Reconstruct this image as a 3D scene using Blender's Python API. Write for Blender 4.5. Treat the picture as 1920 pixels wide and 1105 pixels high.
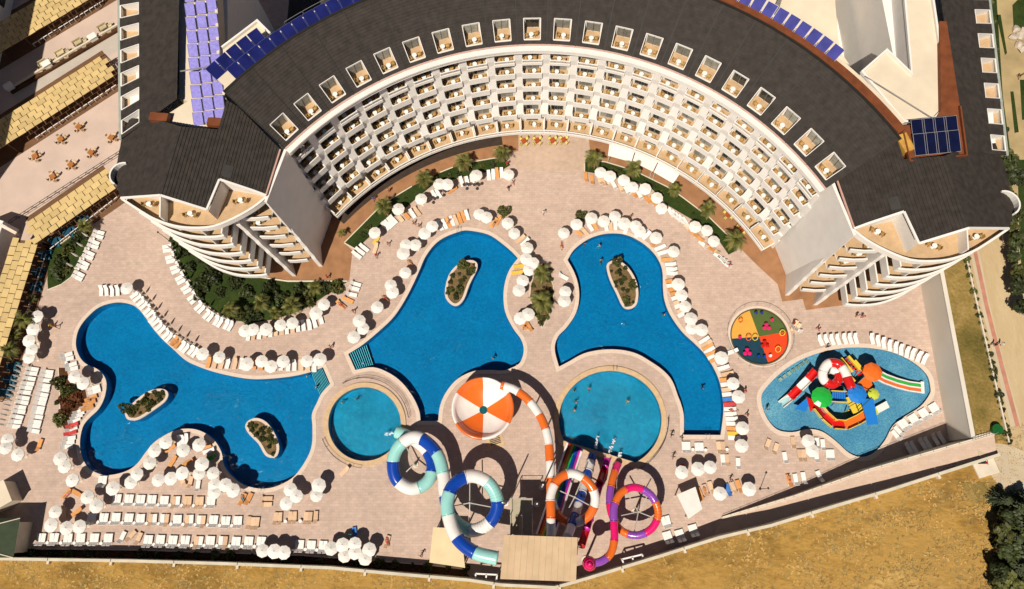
import bpy, bmesh, math, random
from math import sin, cos, pi, radians, degrees, atan2, hypot
from mathutils import Vector, Matrix, noise
from mathutils.geometry import delaunay_2d_cdt
random.seed(7)
S = bpy.context.scene
COL = S.collection
for o in list(bpy.data.objects): bpy.data.objects.remove(o)

# ------------------------------------------------------------------ camera
FPX, NX, NY, CH = 1400.0, 997.0, 955.0, 120.0      # focal length in photo pixels, point below the drone, flying height
_n = Vector(((NX-960)/FPX, -(NY-552.5)/FPX, -1.0)).normalized()
_zw = -_n
_xw = (Vector((1, 0, 0)) - _n*_n.x).normalized()
_yw = _zw.cross(_xw)
ROT = Matrix((_xw, _yw, _zw))
cam = bpy.data.cameras.new('camera'); cam.sensor_width = 36.0; cam.sensor_fit = 'HORIZONTAL'
cam.lens = FPX*36.0/1920.0; cam.clip_start = 1.0; cam.clip_end = 6000.0
co = bpy.data.objects.new('camera', cam); COL.objects.link(co)
co.matrix_world = Matrix.Translation((0, 0, CH)) @ ROT.to_4x4()
S.camera = co
# ------------------------------------------------------------------ sky, sun, exposure
SUN_EL, SH = radians(57.0), Vector((0.43, 0.90)).normalized()     # SH: direction in which shadows fall
w = bpy.data.worlds.new('World'); S.world = w; w.use_nodes = True
nt = w.node_tree; bg = nt.nodes['Background']
sky = nt.nodes.new('ShaderNodeTexSky'); sky.sky_type = 'NISHITA'; sky.sun_disc = False
sky.sun_elevation = SUN_EL; sky.sun_rotation = atan2(-SH.x, -SH.y)
sky.air_density = .6; sky.dust_density = .1; sky.ozone_density = 1.0; sky.altitude = 1500
nt.links.new(sky.outputs[0], bg.inputs[0]); bg.inputs[1].default_value = 0.05
sl = bpy.data.lights.new('sun', 'SUN'); sl.energy = 5.0; sl.angle = radians(0.5); sl.color = (1.0, 0.93, 0.82)
so = bpy.data.objects.new('sun', sl); COL.objects.link(so)
so.rotation_euler = Vector((SH.x*cos(SUN_EL), SH.y*cos(SUN_EL), -sin(SUN_EL))).to_track_quat('-Z', 'Y').to_euler()
so.location = (0, 0, 60)
vs = S.view_settings; vs.view_transform = 'Standard'; vs.look = 'None'; vs.exposure = -0.05; vs.gamma = 1.0
S.render.engine = 'CYCLES'
try: S.cycles.max_bounces = 5; S.cycles.diffuse_bounces = 2; S.cycles.transparent_max_bounces = 10; S.cycles.caustics_refractive = False; S.cycles.caustics_reflective = False
except Exception: pass

# ------------------------------------------------------------------ helpers
CAMP = Vector((0, 0, CH))
def ray(x, y): return (ROT @ Vector(((x-960)/FPX, -(y-552.5)/FPX, -1.0)))
def P(x, y, z=0.0):
    d = ray(x, y); t = (z-CH)/d.z
    return Vector((d.x*t, d.y*t, z))
def P2(p, z=0.0): q = P(p[0], p[1], z); return (q.x, q.y)
def on_plane(p, a, b, c):
    n = (b-a).cross(c-a); d = ray(*p); t = (a-CAMP).dot(n)/d.dot(n)
    return CAMP + d*t
class MB:
    def __init__(s): s.v, s.f, s.m = [], [], []
    def add(s, vs, fs, mi=0):
        b = len(s.v); s.v += [tuple(v) for v in vs]
        for f in fs: s.f.append([i+b for i in f]); s.m.append(mi)
    def box(s, c, d, rz=0, mi=0, M=None):
        hx, hy, hz = d[0]/2, d[1]/2, d[2]/2; cr, sr = cos(rz), sin(rz); vs = []
        for z in (-hz, hz):
            for x, y in ((-hx, -hy), (hx, -hy), (hx, hy), (-hx, hy)):
                q = Vector((x, y, z))
                if M: q = M @ q
                vs.append((c[0]+q.x*cr-q.y*sr, c[1]+q.x*sr+q.y*cr, c[2]+q.z))
        s.add(vs, [(3, 2, 1, 0), (4, 5, 6, 7), (0, 1, 5, 4), (1, 2, 6, 5), (2, 3, 7, 6), (3, 0, 4, 7)], mi)
    def beam(s, a, b, w, h, mi=0):
        a, b = Vector(a), Vector(b); d = (b-a).normalized(); u = Vector((0, 0, 1))
        if abs(d.z) > .95: u = Vector((0, 1, 0))
        r = d.cross(u).normalized()*w/2; t = r.cross(d).normalized()*h/2
        s.add([a-r-t, a+r-t, a+r+t, a-r+t, b-r-t, b+r-t, b+r+t, b-r+t],
              [(0, 1, 2, 3), (7, 6, 5, 4), (0, 4, 5, 1), (1, 5, 6, 2), (2, 6, 7, 3), (3, 7, 4, 0)], mi)
    def prism(s, poly, z0, z1, mi=0, side=None):
        n = len(poly); z0f = z0 if callable(z0) else (lambda x, y: z0); z1f = z1 if callable(z1) else (lambda x, y: z1)
        vs = [(p[0], p[1], z0f(p[0], p[1])) for p in poly]+[(p[0], p[1], z1f(p[0], p[1])) for p in poly]
        s.add(vs, [list(range(n, 2*n))], mi)
        s.add(vs, [(i, (i+1) % n, n+(i+1) % n, n+i) for i in range(n)], mi if side is None else side)
    def tube(s, pts, r, n=10, mi=0, caps=True, a0=0, a1=2*pi):
        pts = [Vector(p) for p in pts]; m = len(pts); vs = []; full = abs(a1-a0-2*pi) < 1e-4
        k = n if full else n+1
        for i, p in enumerate(pts):
            d = (pts[min(i+1, m-1)]-pts[max(i-1, 0)]).normalized(); u = Vector((0, 0, 1))
            if abs(d.z) > .97: u = Vector((0, 1, 0))
            x = d.cross(u).normalized(); y = x.cross(d).normalized(); rr = r(i/(m-1)) if callable(r) else r
            for j in range(k):
                a = a0+(a1-a0)*j/n; vs.append(p+x*(rr*cos(a))+y*(rr*sin(a)))
        fs = []
        for i in range(m-1):
            for j in range(n): fs.append((i*k+j, i*k+(j+1) % k, (i+1)*k+(j+1) % k, (i+1)*k+j))
        if caps and full: fs += [list(range(k))[::-1], [(m-1)*k+j for j in range(k)]]
        s.add(vs, fs, mi)
    def cyl(s, x, y, z0, z1, r0, r1=None, n=12, mi=0):
        r1 = r0 if r1 is None else r1
        vs = [(x+r0*cos(2*pi*i/n), y+r0*sin(2*pi*i/n), z0) for i in range(n)]+[(x+r1*cos(2*pi*i/n), y+r1*sin(2*pi*i/n), z1) for i in range(n)]
        s.add(vs, [(i, (i+1) % n, n+(i+1) % n, n+i) for i in range(n)]+[list(range(n, 2*n)), list(range(n))[::-1]], mi)
    def wall(s, line, z0, z1, t, mi=0, closed=False):
        L = [Vector((p[0], p[1])) for p in line]; N = offset(L, t/2, closed); M_ = offset(L, -t/2, closed); n = len(L)
        f0 = z0 if callable(z0) else (lambda x, y: z0); f1 = z1 if callable(z1) else (lambda x, y: z1)
        vs = []
        for i in range(n):
            a, b = N[i], M_[i]; p = L[i]
            vs += [(a.x, a.y, f0(p.x, p.y)), (b.x, b.y, f0(p.x, p.y)), (b.x, b.y, f1(p.x, p.y)), (a.x, a.y, f1(p.x, p.y))]
        fs = []
        for i in range(n if closed else n-1):
            j = (i+1) % n
            for k in range(4): fs.append((i*4+k, i*4+(k+1) % 4, j*4+(k+1) % 4, j*4+k))
        if not closed: fs += [(0, 1, 2, 3), ((n-1)*4+3, (n-1)*4+2, (n-1)*4+1, (n-1)*4)]
        s.add(vs, fs, mi)
    def mesh(s, name, mats, smooth=False):
        me = bpy.data.meshes.new(name); me.from_pydata([tuple(v) for v in s.v], [], s.f)
        for m in (mats if isinstance(mats, (list, tuple)) else [mats]): me.materials.append(m)
        me.polygons.foreach_set('material_index', s.m)
        if smooth: me.polygons.foreach_set('use_smooth', [True]*len(me.polygons))
        me.update(); return me
    def build(s, name, mats, parent=None, smooth=False):
        return link(name, s.mesh(name, mats, smooth), parent)
def link(name, me, parent=None, loc=None, rz=0):
    o = bpy.data.objects.new(name, me); COL.objects.link(o)
    if loc is not None: o.location = loc
    if rz: o.rotation_euler.z = rz
    if parent is not None:
        o.parent = parent
        if loc is None: o.matrix_parent_inverse = Matrix.Translation(-(parent.location if parent.parent is None else Vector((0, 0, 0)) ))
    return o
def tag(o, label=None, cat=None, group=None, kind=None):
    if label: o['label'] = label
    if cat: o['category'] = cat
    if group: o['group'] = group
    if kind: o['kind'] = kind
    return o
def empty(name, loc, rz=0):
    o = bpy.data.objects.new(name, None); COL.objects.link(o); o.location = loc; o.rotation_euler.z = rz; o.empty_display_size = .3
    return o
def spawn(name, parts, loc, rz, label, cat, group=None, sc=1.0):
    if len(parts) == 1:
        o = link(name, parts[0][1], None, loc, rz)
    else:
        o = empty(name, loc, rz)
        for pn, me in parts:
            c = bpy.data.objects.new(pn, me); COL.objects.link(c); c.parent = o
    if sc != 1.0: o.scale = (sc, sc, sc)
    return tag(o, label, cat, group)
def sub(name, mb, mats, part, smooth=False):          # a sub-part built in world space under a part that was built in world space
    o = bpy.data.objects.new(name, mb.mesh(name, mats, smooth)); COL.objects.link(o); o.parent = part
    return o
def offset(L, d, closed=True):
    n = len(L); out = []
    for i in range(n):
        a = L[(i-1) % n] if (closed or i > 0) else L[i]; b = L[(i+1) % n] if (closed or i < n-1) else L[i]
        e1 = (L[i]-a); e2 = (b-L[i])
        if e1.length < 1e-9: e1 = e2
        if e2.length < 1e-9: e2 = e1
        n1 = Vector((e1.y, -e1.x)).normalized(); n2 = Vector((e2.y, -e2.x)).normalized()
        m = (n1+n2); m = m.normalized() if m.length > 1e-6 else n1
        out.append(L[i]+m*(d/max(.5, m.dot(n1))))
    return out
def area2(L): return sum(L[i][0]*L[(i+1) % len(L)][1]-L[(i+1) % len(L)][0]*L[i][1] for i in range(len(L)))/2
def ccw(L): return L if area2(L) > 0 else L[::-1]
def smooth_poly(pts, sharp=(), seg=4, closed=True):
    n = len(pts); out = []; V = [Vector((p[0], p[1])) for p in pts]
    for i in range(n if closed else n-1):
        p1, p2 = V[i], V[(i+1) % n]
        p0 = V[(i-1) % n] if (closed or i > 0) else p1; p3 = V[(i+2) % n] if (closed or i < n-2) else p2
        if i in sharp: p0 = p1-(p2-p1)*.3
        if (i+1) % n in sharp: p3 = p2+(p2-p1)*.3
        for k in range(seg):
            t = k/seg
            out.append(.5*((2*p1)+(p2-p0)*t+(2*p0-5*p1+4*p2-p3)*t*t+(3*p1-p0-3*p2+p3)*t**3))
    if not closed: out.append(V[-1])
    return out
def inside(p, poly):
    x, y = p[0], p[1]; c = False; n = len(poly); j = n-1
    for i in range(n):
        xi, yi = poly[i][0], poly[i][1]; xj, yj = poly[j][0], poly[j][1]
        if (yi > y) != (yj > y) and x < (xj-xi)*(y-yi)/(yj-yi)+xi: c = not c
        j = i
    return c
def sheet(name, outer, holes, z, mat, extra=(), kind='structure', parent=None):
    V = []; E = []
    for loop in [outer]+list(holes):
        b = len(V); n = len(loop); V += [Vector((p[0], p[1])) for p in loop]; E += [(b+i, b+(i+1) % n) for i in range(n)]
    V += [Vector(p) for p in extra]
    r = delaunay_2d_cdt(V, E, [], 0, 1e-5); zf = z if callable(z) else (lambda x, y: z)
    fs = []
    for f in r[2]:
        c = sum((r[0][i] for i in f), Vector((0, 0)))/len(f)
        if inside(c, outer) and not any(inside(c, h) for h in holes): fs.append(list(f))
    mb = MB(); mb.add([(v.x, v.y, zf(v.x, v.y)) for v in r[0]], fs)
    o = mb.build(name, mat, parent)
    if kind and parent is None: o['kind'] = kind
    return o
# ------------------------------------------------------------------ materials
MATS = {}
def mat(name, col, rough=.7, var=.12, scale=1.5, bump=0.0, spec=.3, metal=0.0, detail=4, bscale=None, rnd=0.0, coat=0.0):
    if name in MATS: return MATS[name]
    m = bpy.data.materials.new(name); m.use_nodes = True; n = m.node_tree.nodes; l = m.node_tree.links
    b = n['Principled BSDF']; b.inputs['Roughness'].default_value = rough; b.inputs['Metallic'].default_value = metal
    b.inputs['Specular IOR Level'].default_value = spec; b.inputs['Coat Weight'].default_value = coat
    g = n.new('ShaderNodeNewGeometry'); tx = n.new('ShaderNodeTexNoise'); tx.inputs['Scale'].default_value = scale; tx.inputs['Detail'].default_value = detail
    l.new(g.outputs['Position'], tx.inputs['Vector'])
    r = n.new('ShaderNodeValToRGB'); r.color_ramp.elements[0].position = .3; r.color_ramp.elements[1].position = .7
    r.color_ramp.elements[0].color = [max(0, c*(1-var)) for c in col]+[1]; r.color_ramp.elements[1].color = [min(1, c*(1+var)) for c in col]+[1]
    l.new(tx.outputs['Fac'], r.inputs[0]); out = r.outputs[0]
    if rnd:
        oi = n.new('ShaderNodeObjectInfo'); mr = n.new('ShaderNodeMapRange'); mr.inputs[3].default_value = 1-rnd; mr.inputs[4].default_value = 1+rnd*.5
        l.new(oi.outputs['Random'], mr.inputs[0]); hs = n.new('ShaderNodeHueSaturation'); l.new(mr.outputs[0], hs.inputs['Value']); l.new(out, hs.inputs['Color']); out = hs.outputs[0]
    l.new(out, b.inputs['Base Color'])
    if bump:
        t2 = n.new('ShaderNodeTexNoise'); t2.inputs['Scale'].default_value = bscale or scale*6; t2.inputs['Detail'].default_value = 5; l.new(g.outputs['Position'], t2.inputs['Vector'])
        bp = n.new('ShaderNodeBump'); bp.inputs['Strength'].default_value = bump; bp.inputs['Distance'].default_value = .05
        l.new(t2.outputs['Fac'], bp.inputs['Height']); l.new(bp.outputs[0], b.inputs['Normal'])
    MATS[name] = m; return m
def ramp(n, pos_cols):
    r = n.new('ShaderNodeValToRGB'); e = r.color_ramp.elements
    while len(e) < len(pos_cols): e.new(.5)
    for i, (p, c) in enumerate(pos_cols): e[i].position = p; e[i].color = list(c)+[1]
    return r
def paving(name, c1, c2, mo, bw, bh, ms=.02, rot=0.0, stain=.12, msz=.012):
    m = bpy.data.materials.new(name); m.use_nodes = True; n = m.node_tree.nodes; l = m.node_tree.links; b = n['Principled BSDF']
    b.inputs['Roughness'].default_value = .75; b.inputs['Specular IOR Level'].default_value = .25
    g = n.new('ShaderNodeNewGeometry'); mp = n.new('ShaderNodeMapping'); mp.inputs['Rotation'].default_value = (0, 0, rot); l.new(g.outputs['Position'], mp.inputs[0])
    br = n.new('ShaderNodeTexBrick'); br.inputs['Scale'].default_value = 1.0; br.inputs['Brick Width'].default_value = bw; br.inputs['Row Height'].default_value = bh
    br.inputs['Mortar Size'].default_value = msz; br.inputs['Color1'].default_value = (*c1, 1); br.inputs['Color2'].default_value = (*c2, 1); br.inputs['Mortar'].default_value = (*mo, 1)
    l.new(mp.outputs[0], br.inputs['Vector'])
    t1 = n.new('ShaderNodeTexNoise'); t1.inputs['Scale'].default_value = .13; t1.inputs['Detail'].default_value = 6; l.new(g.outputs['Position'], t1.inputs['Vector'])
    t2 = n.new('ShaderNodeTexNoise'); t2.inputs['Scale'].default_value = 1.1; t2.inputs['Detail'].default_value = 4; l.new(g.outputs['Position'], t2.inputs['Vector'])
    ad = n.new('ShaderNodeMath'); ad.operation = 'ADD'; l.new(t1.outputs['Fac'], ad.inputs[0]); l.new(t2.outputs['Fac'], ad.inputs[1])
    mr = n.new('ShaderNodeMapRange'); mr.inputs[1].default_value = .6; mr.inputs[2].default_value = 1.4; mr.inputs[3].default_value = 1-stain; mr.inputs[4].default_value = 1+stain
    l.new(ad.outputs[0], mr.inputs[0]); hs = n.new('ShaderNodeHueSaturation'); l.new(mr.outputs[0], hs.inputs['Value']); l.new(br.outputs['Color'], hs.inputs['Color'])
    l.new(hs.outputs[0], b.inputs['Base Color'])
    bp = n.new('ShaderNodeBump'); bp.inputs['Strength'].default_value = .3; bp.inputs['Distance'].default_value = .02; l.new(br.outputs['Fac'], bp.inputs['Height']); bp.invert = True
    l.new(bp.outputs[0], b.inputs['Normal']); return m
def ground_mat(name, stops, s1, s2, s3, bump=.6, bs=3.0, stretch=(1, 1, 1)):
    m = bpy.data.materials.new(name); m.use_nodes = True; n = m.node_tree.nodes; l = m.node_tree.links; b = n['Principled BSDF']
    b.inputs['Roughness'].default_value = .95; b.inputs['Specular IOR Level'].default_value = .1
    g = n.new('ShaderNodeNewGeometry'); mp = n.new('ShaderNodeMapping'); mp.inputs['Scale'].default_value = stretch; mp.inputs['Rotation'].default_value = (0, 0, .35); l.new(g.outputs['Position'], mp.inputs[0])
    prev = None
    for sc, wt in ((s1, .45), (s2, .33), (s3, .22)):
        t = n.new('ShaderNodeTexNoise'); t.inputs['Scale'].default_value = sc; t.inputs['Detail'].default_value = 6; t.inputs['Distortion'].default_value = .6; l.new(mp.outputs[0], t.inputs['Vector'])
        mu = n.new('ShaderNodeMath'); mu.operation = 'MULTIPLY_ADD'; mu.inputs[1].default_value = wt; l.new(t.outputs['Fac'], mu.inputs[0])
        if prev: l.new(prev.outputs[0], mu.inputs[2])
        else: mu.inputs[2].default_value = 0
        prev = mu
    r = ramp(n, stops); l.new(prev.outputs[0], r.inputs[0]); l.new(r.outputs[0], b.inputs['Base Color'])
    t = n.new('ShaderNodeTexNoise'); t.inputs['Scale'].default_value = bs; t.inputs['Detail'].default_value = 6; l.new(mp.outputs[0], t.inputs['Vector'])
    bp = n.new('ShaderNodeBump'); bp.inputs['Strength'].default_value = bump; bp.inputs['Distance'].default_value = .25; l.new(t.outputs['Fac'], bp.inputs['Height']); l.new(bp.outputs[0], b.inputs['Normal'])
    return m
def water_mat(name, tint, rscale, rstr, glint=.12, dist=.25):
    m = bpy.data.materials.new(name); m.use_nodes = True; n = m.node_tree.nodes; l = m.node_tree.links
    for x in list(n): n.remove(x)
    out = n.new('ShaderNodeOutputMaterial'); tr = n.new('ShaderNodeBsdfTransparent'); tr.inputs[0].default_value = (*tint, 1)
    gl = n.new('ShaderNodeBsdfGlossy'); gl.inputs['Roughness'].default_value = glint; fr = n.new('ShaderNodeFresnel'); fr.inputs[0].default_value = 1.33
    g = n.new('ShaderNodeNewGeometry'); t = n.new('ShaderNodeTexNoise'); t.inputs['Scale'].default_value = rscale; t.inputs['Detail'].default_value = 5; t.inputs['Distortion'].default_value = 1.5
    l.new(g.outputs['Position'], t.inputs['Vector']); t2 = n.new('ShaderNodeTexNoise'); t2.inputs['Scale'].default_value = rscale*.14; l.new(g.outputs['Position'], t2.inputs['Vector'])
    mu = n.new('ShaderNodeMath'); mu.operation = 'MULTIPLY'; l.new(t.outputs['Fac'], mu.inputs[0]); l.new(t2.outputs['Fac'], mu.inputs[1])
    bp = n.new('ShaderNodeBump'); bp.inputs['Strength'].default_value = rstr; bp.inputs['Distance'].default_value = dist; l.new(mu.outputs[0], bp.inputs['Height'])
    l.new(bp.outputs[0], gl.inputs['Normal']); l.new(bp.outputs[0], fr.inputs['Normal'])
    mx = n.new('ShaderNodeMixShader'); l.new(fr.outputs[0], mx.inputs[0]); l.new(tr.outputs[0], mx.inputs[1]); l.new(gl.outputs[0], mx.inputs[2]); l.new(mx.outputs[0], out.inputs[0])
    return m
def mosaic(name, cols, sc, rough=.5):
    m = bpy.data.materials.new(name); m.use_nodes = True; n = m.node_tree.nodes; l = m.node_tree.links; b = n['Principled BSDF']; b.inputs['Roughness'].default_value = rough
    g = n.new('ShaderNodeNewGeometry'); v = n.new('ShaderNodeTexVoronoi'); v.inputs['Scale'].default_value = sc; l.new(g.outputs['Position'], v.inputs['Vector'])
    sx = n.new('ShaderNodeSeparateColor'); l.new(v.outputs['Color'], sx.inputs[0])
    t = n.new('ShaderNodeTexNoise'); t.inputs['Scale'].default_value = .22; t.inputs['Detail'].default_value = 5; l.new(g.outputs['Position'], t.inputs['Vector'])
    ma = n.new('ShaderNodeMath'); ma.operation = 'MULTIPLY_ADD'; ma.inputs[1].default_value = .5; l.new(t.outputs['Fac'], ma.inputs[2]); l.new(sx.outputs[0], ma.inputs[0])
    mb_ = n.new('ShaderNodeMath'); mb_.operation = 'SUBTRACT'; mb_.inputs[1].default_value = .25; l.new(ma.outputs[0], mb_.inputs[0])
    r = ramp(n, cols); l.new(mb_.outputs[0], r.inputs[0]); l.new(r.outputs[0], b.inputs['Base Color']); return m

M_deck = paving('deck paving', (.50, .365, .29), (.565, .415, .33), (.44, .32, .25), .85, .42, stain=.17, msz=.018)
M_deck2 = paving('hall paving', (.55, .395, .29), (.50, .36, .27), (.44, .31, .23), .45, .22, stain=.14)
M_terr = mat('terrace brown', (.34, .165, .075), .8, .16, .6, .15)
M_pale = mat('terrace pale', (.58, .44, .36), .8, .08, .25, .1)
M_coping = mat('coping stone', (.68, .54, .43), .6, .06, 2.0)
M_orange_cop = mat('coping tile ochre', (.60, .41, .23), .6, .10, 1.6)
M_white = mat('white render', (.82, .77, .70), .75, .04, .5, .05)
M_white2 = mat('white plastic', (.84, .81, .76), .4, .02, 3.0)
M_cream = mat('cream concrete', (.70, .60, .46), .85, .08, .8, .1)
M_wallc = mat('boundary wall render', (.62, .55, .42), .85, .10, .6, .15)
M_tan = mat('balcony floor tile', (.54, .36, .20), .7, .10, 1.2)
M_roof = mat('roof tiles charcoal', (.042, .034, .028), .7, .25, 1.1, .15, spec=.2)
M_seam = mat('roof seam', (.022, .018, .015), .6, .1, 2.0)
M_flat = mat('flat roof screed', (.74, .62, .46), .85, .08, .35, .1)
M_rust = mat('rust painted deck', (.19, .055, .018), .65, .22, .8, .1)
M_solar_d = mat('solar panel dark', (.012, .016, .11), .18, .25, .6, spec=.6)
M_solar_m = mat('solar panel blue', (.055, .055, .26), .25, .25, .7, spec=.5)
M_solar_l = mat('solar panel sky tint', (.27, .24, .60), .7, .16, 3.0, spec=.05)  # sky reflection put into the base colour as pale lilac
M_alu = mat('aluminium frame', (.55, .52, .50), .4, .05, 2.0, metal=.6)
M_glass = mat('window glass', (.045, .05, .045), .12, .2, 1.0, spec=.6, rnd=.5)
M_curt = mat('net curtain behind glass', (.30, .29, .24), .35, .25, 1.6, rnd=.4)
M_brown = mat('brown shutter', (.30, .16, .08), .6, .15, 1.0)
M_lawn = ground_mat('lawn', [(.3, (.016, .028, .006)), (.5, (.032, .052, .011)), (.7, (.06, .075, .018))], .25, 1.4, 6.0, .5, 8.0)
M_field = ground_mat('dry grass field', [(.36, (.17, .10, .026)), (.45, (.32, .18, .044)), (.52, (.44, .255, .065)), (.58, (.37, .22, .062)), (.66, (.53, .33, .10))], .03, .16, .9, .7, 1.0, (1, 1.8, 1))
M_dryg = ground_mat('dry verge', [(.32, (.10, .085, .02)), (.5, (.25, .17, .05)), (.66, (.42, .28, .10))], .12, .5, 2.5, .7, 2.0)
M_path = ground_mat('dirt road', [(.3, (.40, .28, .14)), (.5, (.52, .38, .21)), (.7, (.60, .46, .27))], .12, .6, 3.0, .3, 3.0, (1, .25, 1))
M_conc = mat('concrete apron', (.55, .44, .30), .85, .10, .25, .15)
M_redp = mat('red path paving', (.50, .22, .14), .8, .14, .8)
M_soil = ground_mat('planting soil', [(.3, (.035, .018, .008)), (.5, (.09, .04, .018)), (.7, (.16, .07, .03))], .4, 2.0, 7.0, .8, 6.0)
M_dark = mat('yard shade and dark openings', (.05, .045, .04), .9, .15, .5)  # near-black for painted courtyard shade, also the skylight and west slot windows
M_leaf = mat('leaves olive', (.10, .105, .026), .55, .45, 1.2, rnd=.35)
M_leafd = mat('leaves dark', (.046, .058, .016), .55, .45, 1.2, rnd=.35)
M_leafy = mat('palm frond', (.17, .165, .04), .5, .35, .9, rnd=.3)
M_dryleaf = mat('dry frond', (.26, .15, .05), .7, .3, .9, rnd=.3)
M_bark = mat('palm bark', (.19, .115, .06), .9, .25, 3.0, .3)
M_steel = mat('galvanised steel', (.46, .42, .37), .5, .08, 1.5, metal=.3)
M_darkst = mat('dark railing', (.06, .045, .04), .5, .1, 2.0)
M_wick = mat('wicker', (.50, .30, .10), .7, .2, 4.0, rnd=.25)
M_wood = mat('brown table', (.40, .15, .04), .5, .2, 2.0)
M_peach = mat('peach cushion', (.74, .50, .32), .8, .06, 2.0, rnd=.15)
M_orng = mat('orange cushion', (.72, .33, .11), .8, .08, 2.0, rnd=.2)
M_canopy = mat('parasol canvas', (.80, .745, .675), .8, .05, 1.6, rnd=.07)
M_lounge = mat('lounger plastic', (.84, .80, .75), .5, .03, 2.0)
M_sail = mat('pergola canvas', (.64, .46, .20), .8, .07, .5, rnd=.14)
M_floor_bl = mosaic('pool tiles', [(.0, (.003, .17, .35)), (.5, (.004, .215, .43)), (1.0, (.008, .28, .51))], 3.5)
M_floor_rd = mosaic('round pool tiles', [(.0, (.004, .25, .42)), (.5, (.006, .33, .52)), (1.0, (.015, .44, .64))], 2.2)
M_floor_kid = mosaic('kids pool mosaic', [(.05, (.08, .22, .38)), (.4, (.14, .32, .46)), (.7, (.24, .43, .54)), (1.0, (.45, .60, .64))], 8.0)
M_stepw = mat('step nosing', (.90, .90, .90), .5, .05, 2.0)
M_stepd = mat('step tread', (.012, .018, .05), .5, .1, 2.0)
M_water = water_mat('pool water', (.38, .86, .95), 1.5, .6, .1, .35)
M_water_r = water_mat('rippled water', (.42, .90, .96), 2.2, .9, .08, .4)
M_water_k = water_mat('shallow water', (.70, .90, .95), 2.2, .4)
# ================================================================== SETTING
# pools, traced on the deck plane
POOLS = {
 'west': ([(219,567.5),(187,576),(162,597.5),(147.5,619),(142.5,641),(145,659),(154,676),(167.5,686),(182,692),(195,705),(200,721),(196,746),(185,767.5),(166,786),(155,802.5),(150,831),(154,856),(166,877.5),(187,889),(207,891),(236,884),(257,870),(274,847.5),(292,827.5),(324,809),(349,804),(374,807.5),(399,822.5),(415,847),(419,869),(430,887.5),(451,906),(476,915),(501,916),(526,909),(553,892),(576,859),(585,833),(586,800),(585,777),(595,754),(603,738),(619,720),(605.6,689),(582,698),(547,706),(497,711),(460,710),(410,700),(372,687.5),(347,675),(326,656),(305,637),(286,615),(274,597),(260,580),(245,571)], {42,43}),
 'middle': ([(877,432.5),(915,440),(940,456),(959,472),(971,484.5),(956,505),(947.5,527.5),(944,555),(947.5,586),(962,616),(977,637),(982,658),(975,680),(959,690),(943,695),(919,694),(889,696),(859,710),(837.5,734),(825.5,760),(821.5,789.5),(788.6,789.5),(785.7,769.6),(773.7,743.7),(753.8,717.8),(730,700),(700,689),(666.5,694),(653,664),(681,646),(715,617.5),(740,592.5),(761,560),(777.5,527.5),(787.5,505),(797.5,482.5),(814,460),(832.5,446),(857.5,436)], {4,20,21,27,28}),
 'east': ([(1064,488),(1076,469),(1099,451),(1124,441),(1149,438),(1174,441),(1199,452.5),(1221,470),(1235,489),(1242,510),(1243,541),(1246,564),(1256,590),(1277.5,621),(1300,642.5),(1317.5,660),(1331,678),(1345,705),(1352.5,730),(1356,755),(1355.6,780),(1351,816),(1282,815.6),(1282,780),(1277.5,760),(1271,742.5),(1260,714),(1243,694.5),(1221,679),(1195,664),(1165,656.5),(1130,656),(1095,663),(1065,679),(1048,688),(1040,655),(1046,632),(1061,616),(1076,595),(1084,574),(1086,550),(1082.5,527.5),(1075,507.5)], {0,21,22,34}),
 'kids': ([(1427,748),(1435.6,728),(1464.5,699),(1499,676),(1543,660),(1586,652.7),(1629.7,653),(1673,661),(1711,678.8),(1737,702),(1744,725),(1742.7,739.6),(1725,762.8),(1693.4,783),(1673,800),(1658.7,826.5),(1638,849.7),(1615,857),(1592,849.7),(1566,826.5),(1540,809),(1514,805),(1485,810.6),(1456,805),(1435.6,780)], set()),
 'round_w': ([(684+68*cos(2*pi*i/24), 795.7+69*sin(2*pi*i/24)) for i in range(24)], set()),
 'round_e': ([(1144+96*cos(a), 788+92*sin(a)) for a in [radians(-205+ i*(265/24)) for i in range(25)]], {0,24}),
}
ISLES = [
 [(235,771),(237.5,784.6),(246.7,788.5),(262.5,786),(289,769),(310,753),(316,740),(310,731),(294,729.5),(273,737),(249,756)],
 [(460,800.6),(466,789),(482,784),(500,792),(514.7,812),(523.5,836),(520.6,853.5),(510,859),(497,853.5),(485,833),(467.6,815)],
 [(834,551.6),(841,517),(860,495),(880.6,488),(894,493),(894,507),(880.6,534),(870,562),(856.6,574),(843,569)],
 [(1137,500),(1145,490),(1160,489),(1178,502),(1192,525),(1197,550),(1193,572),(1180,580),(1167,575),(1155,550),(1143,525)]]
def W(pts, z=0.0): return [Vector(P2(p, z)) for p in pts]
SPLASH = [(1423+52.6*cos(2*pi*i/48), 631+52.4*sin(2*pi*i/48)) for i in range(48)]
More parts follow.
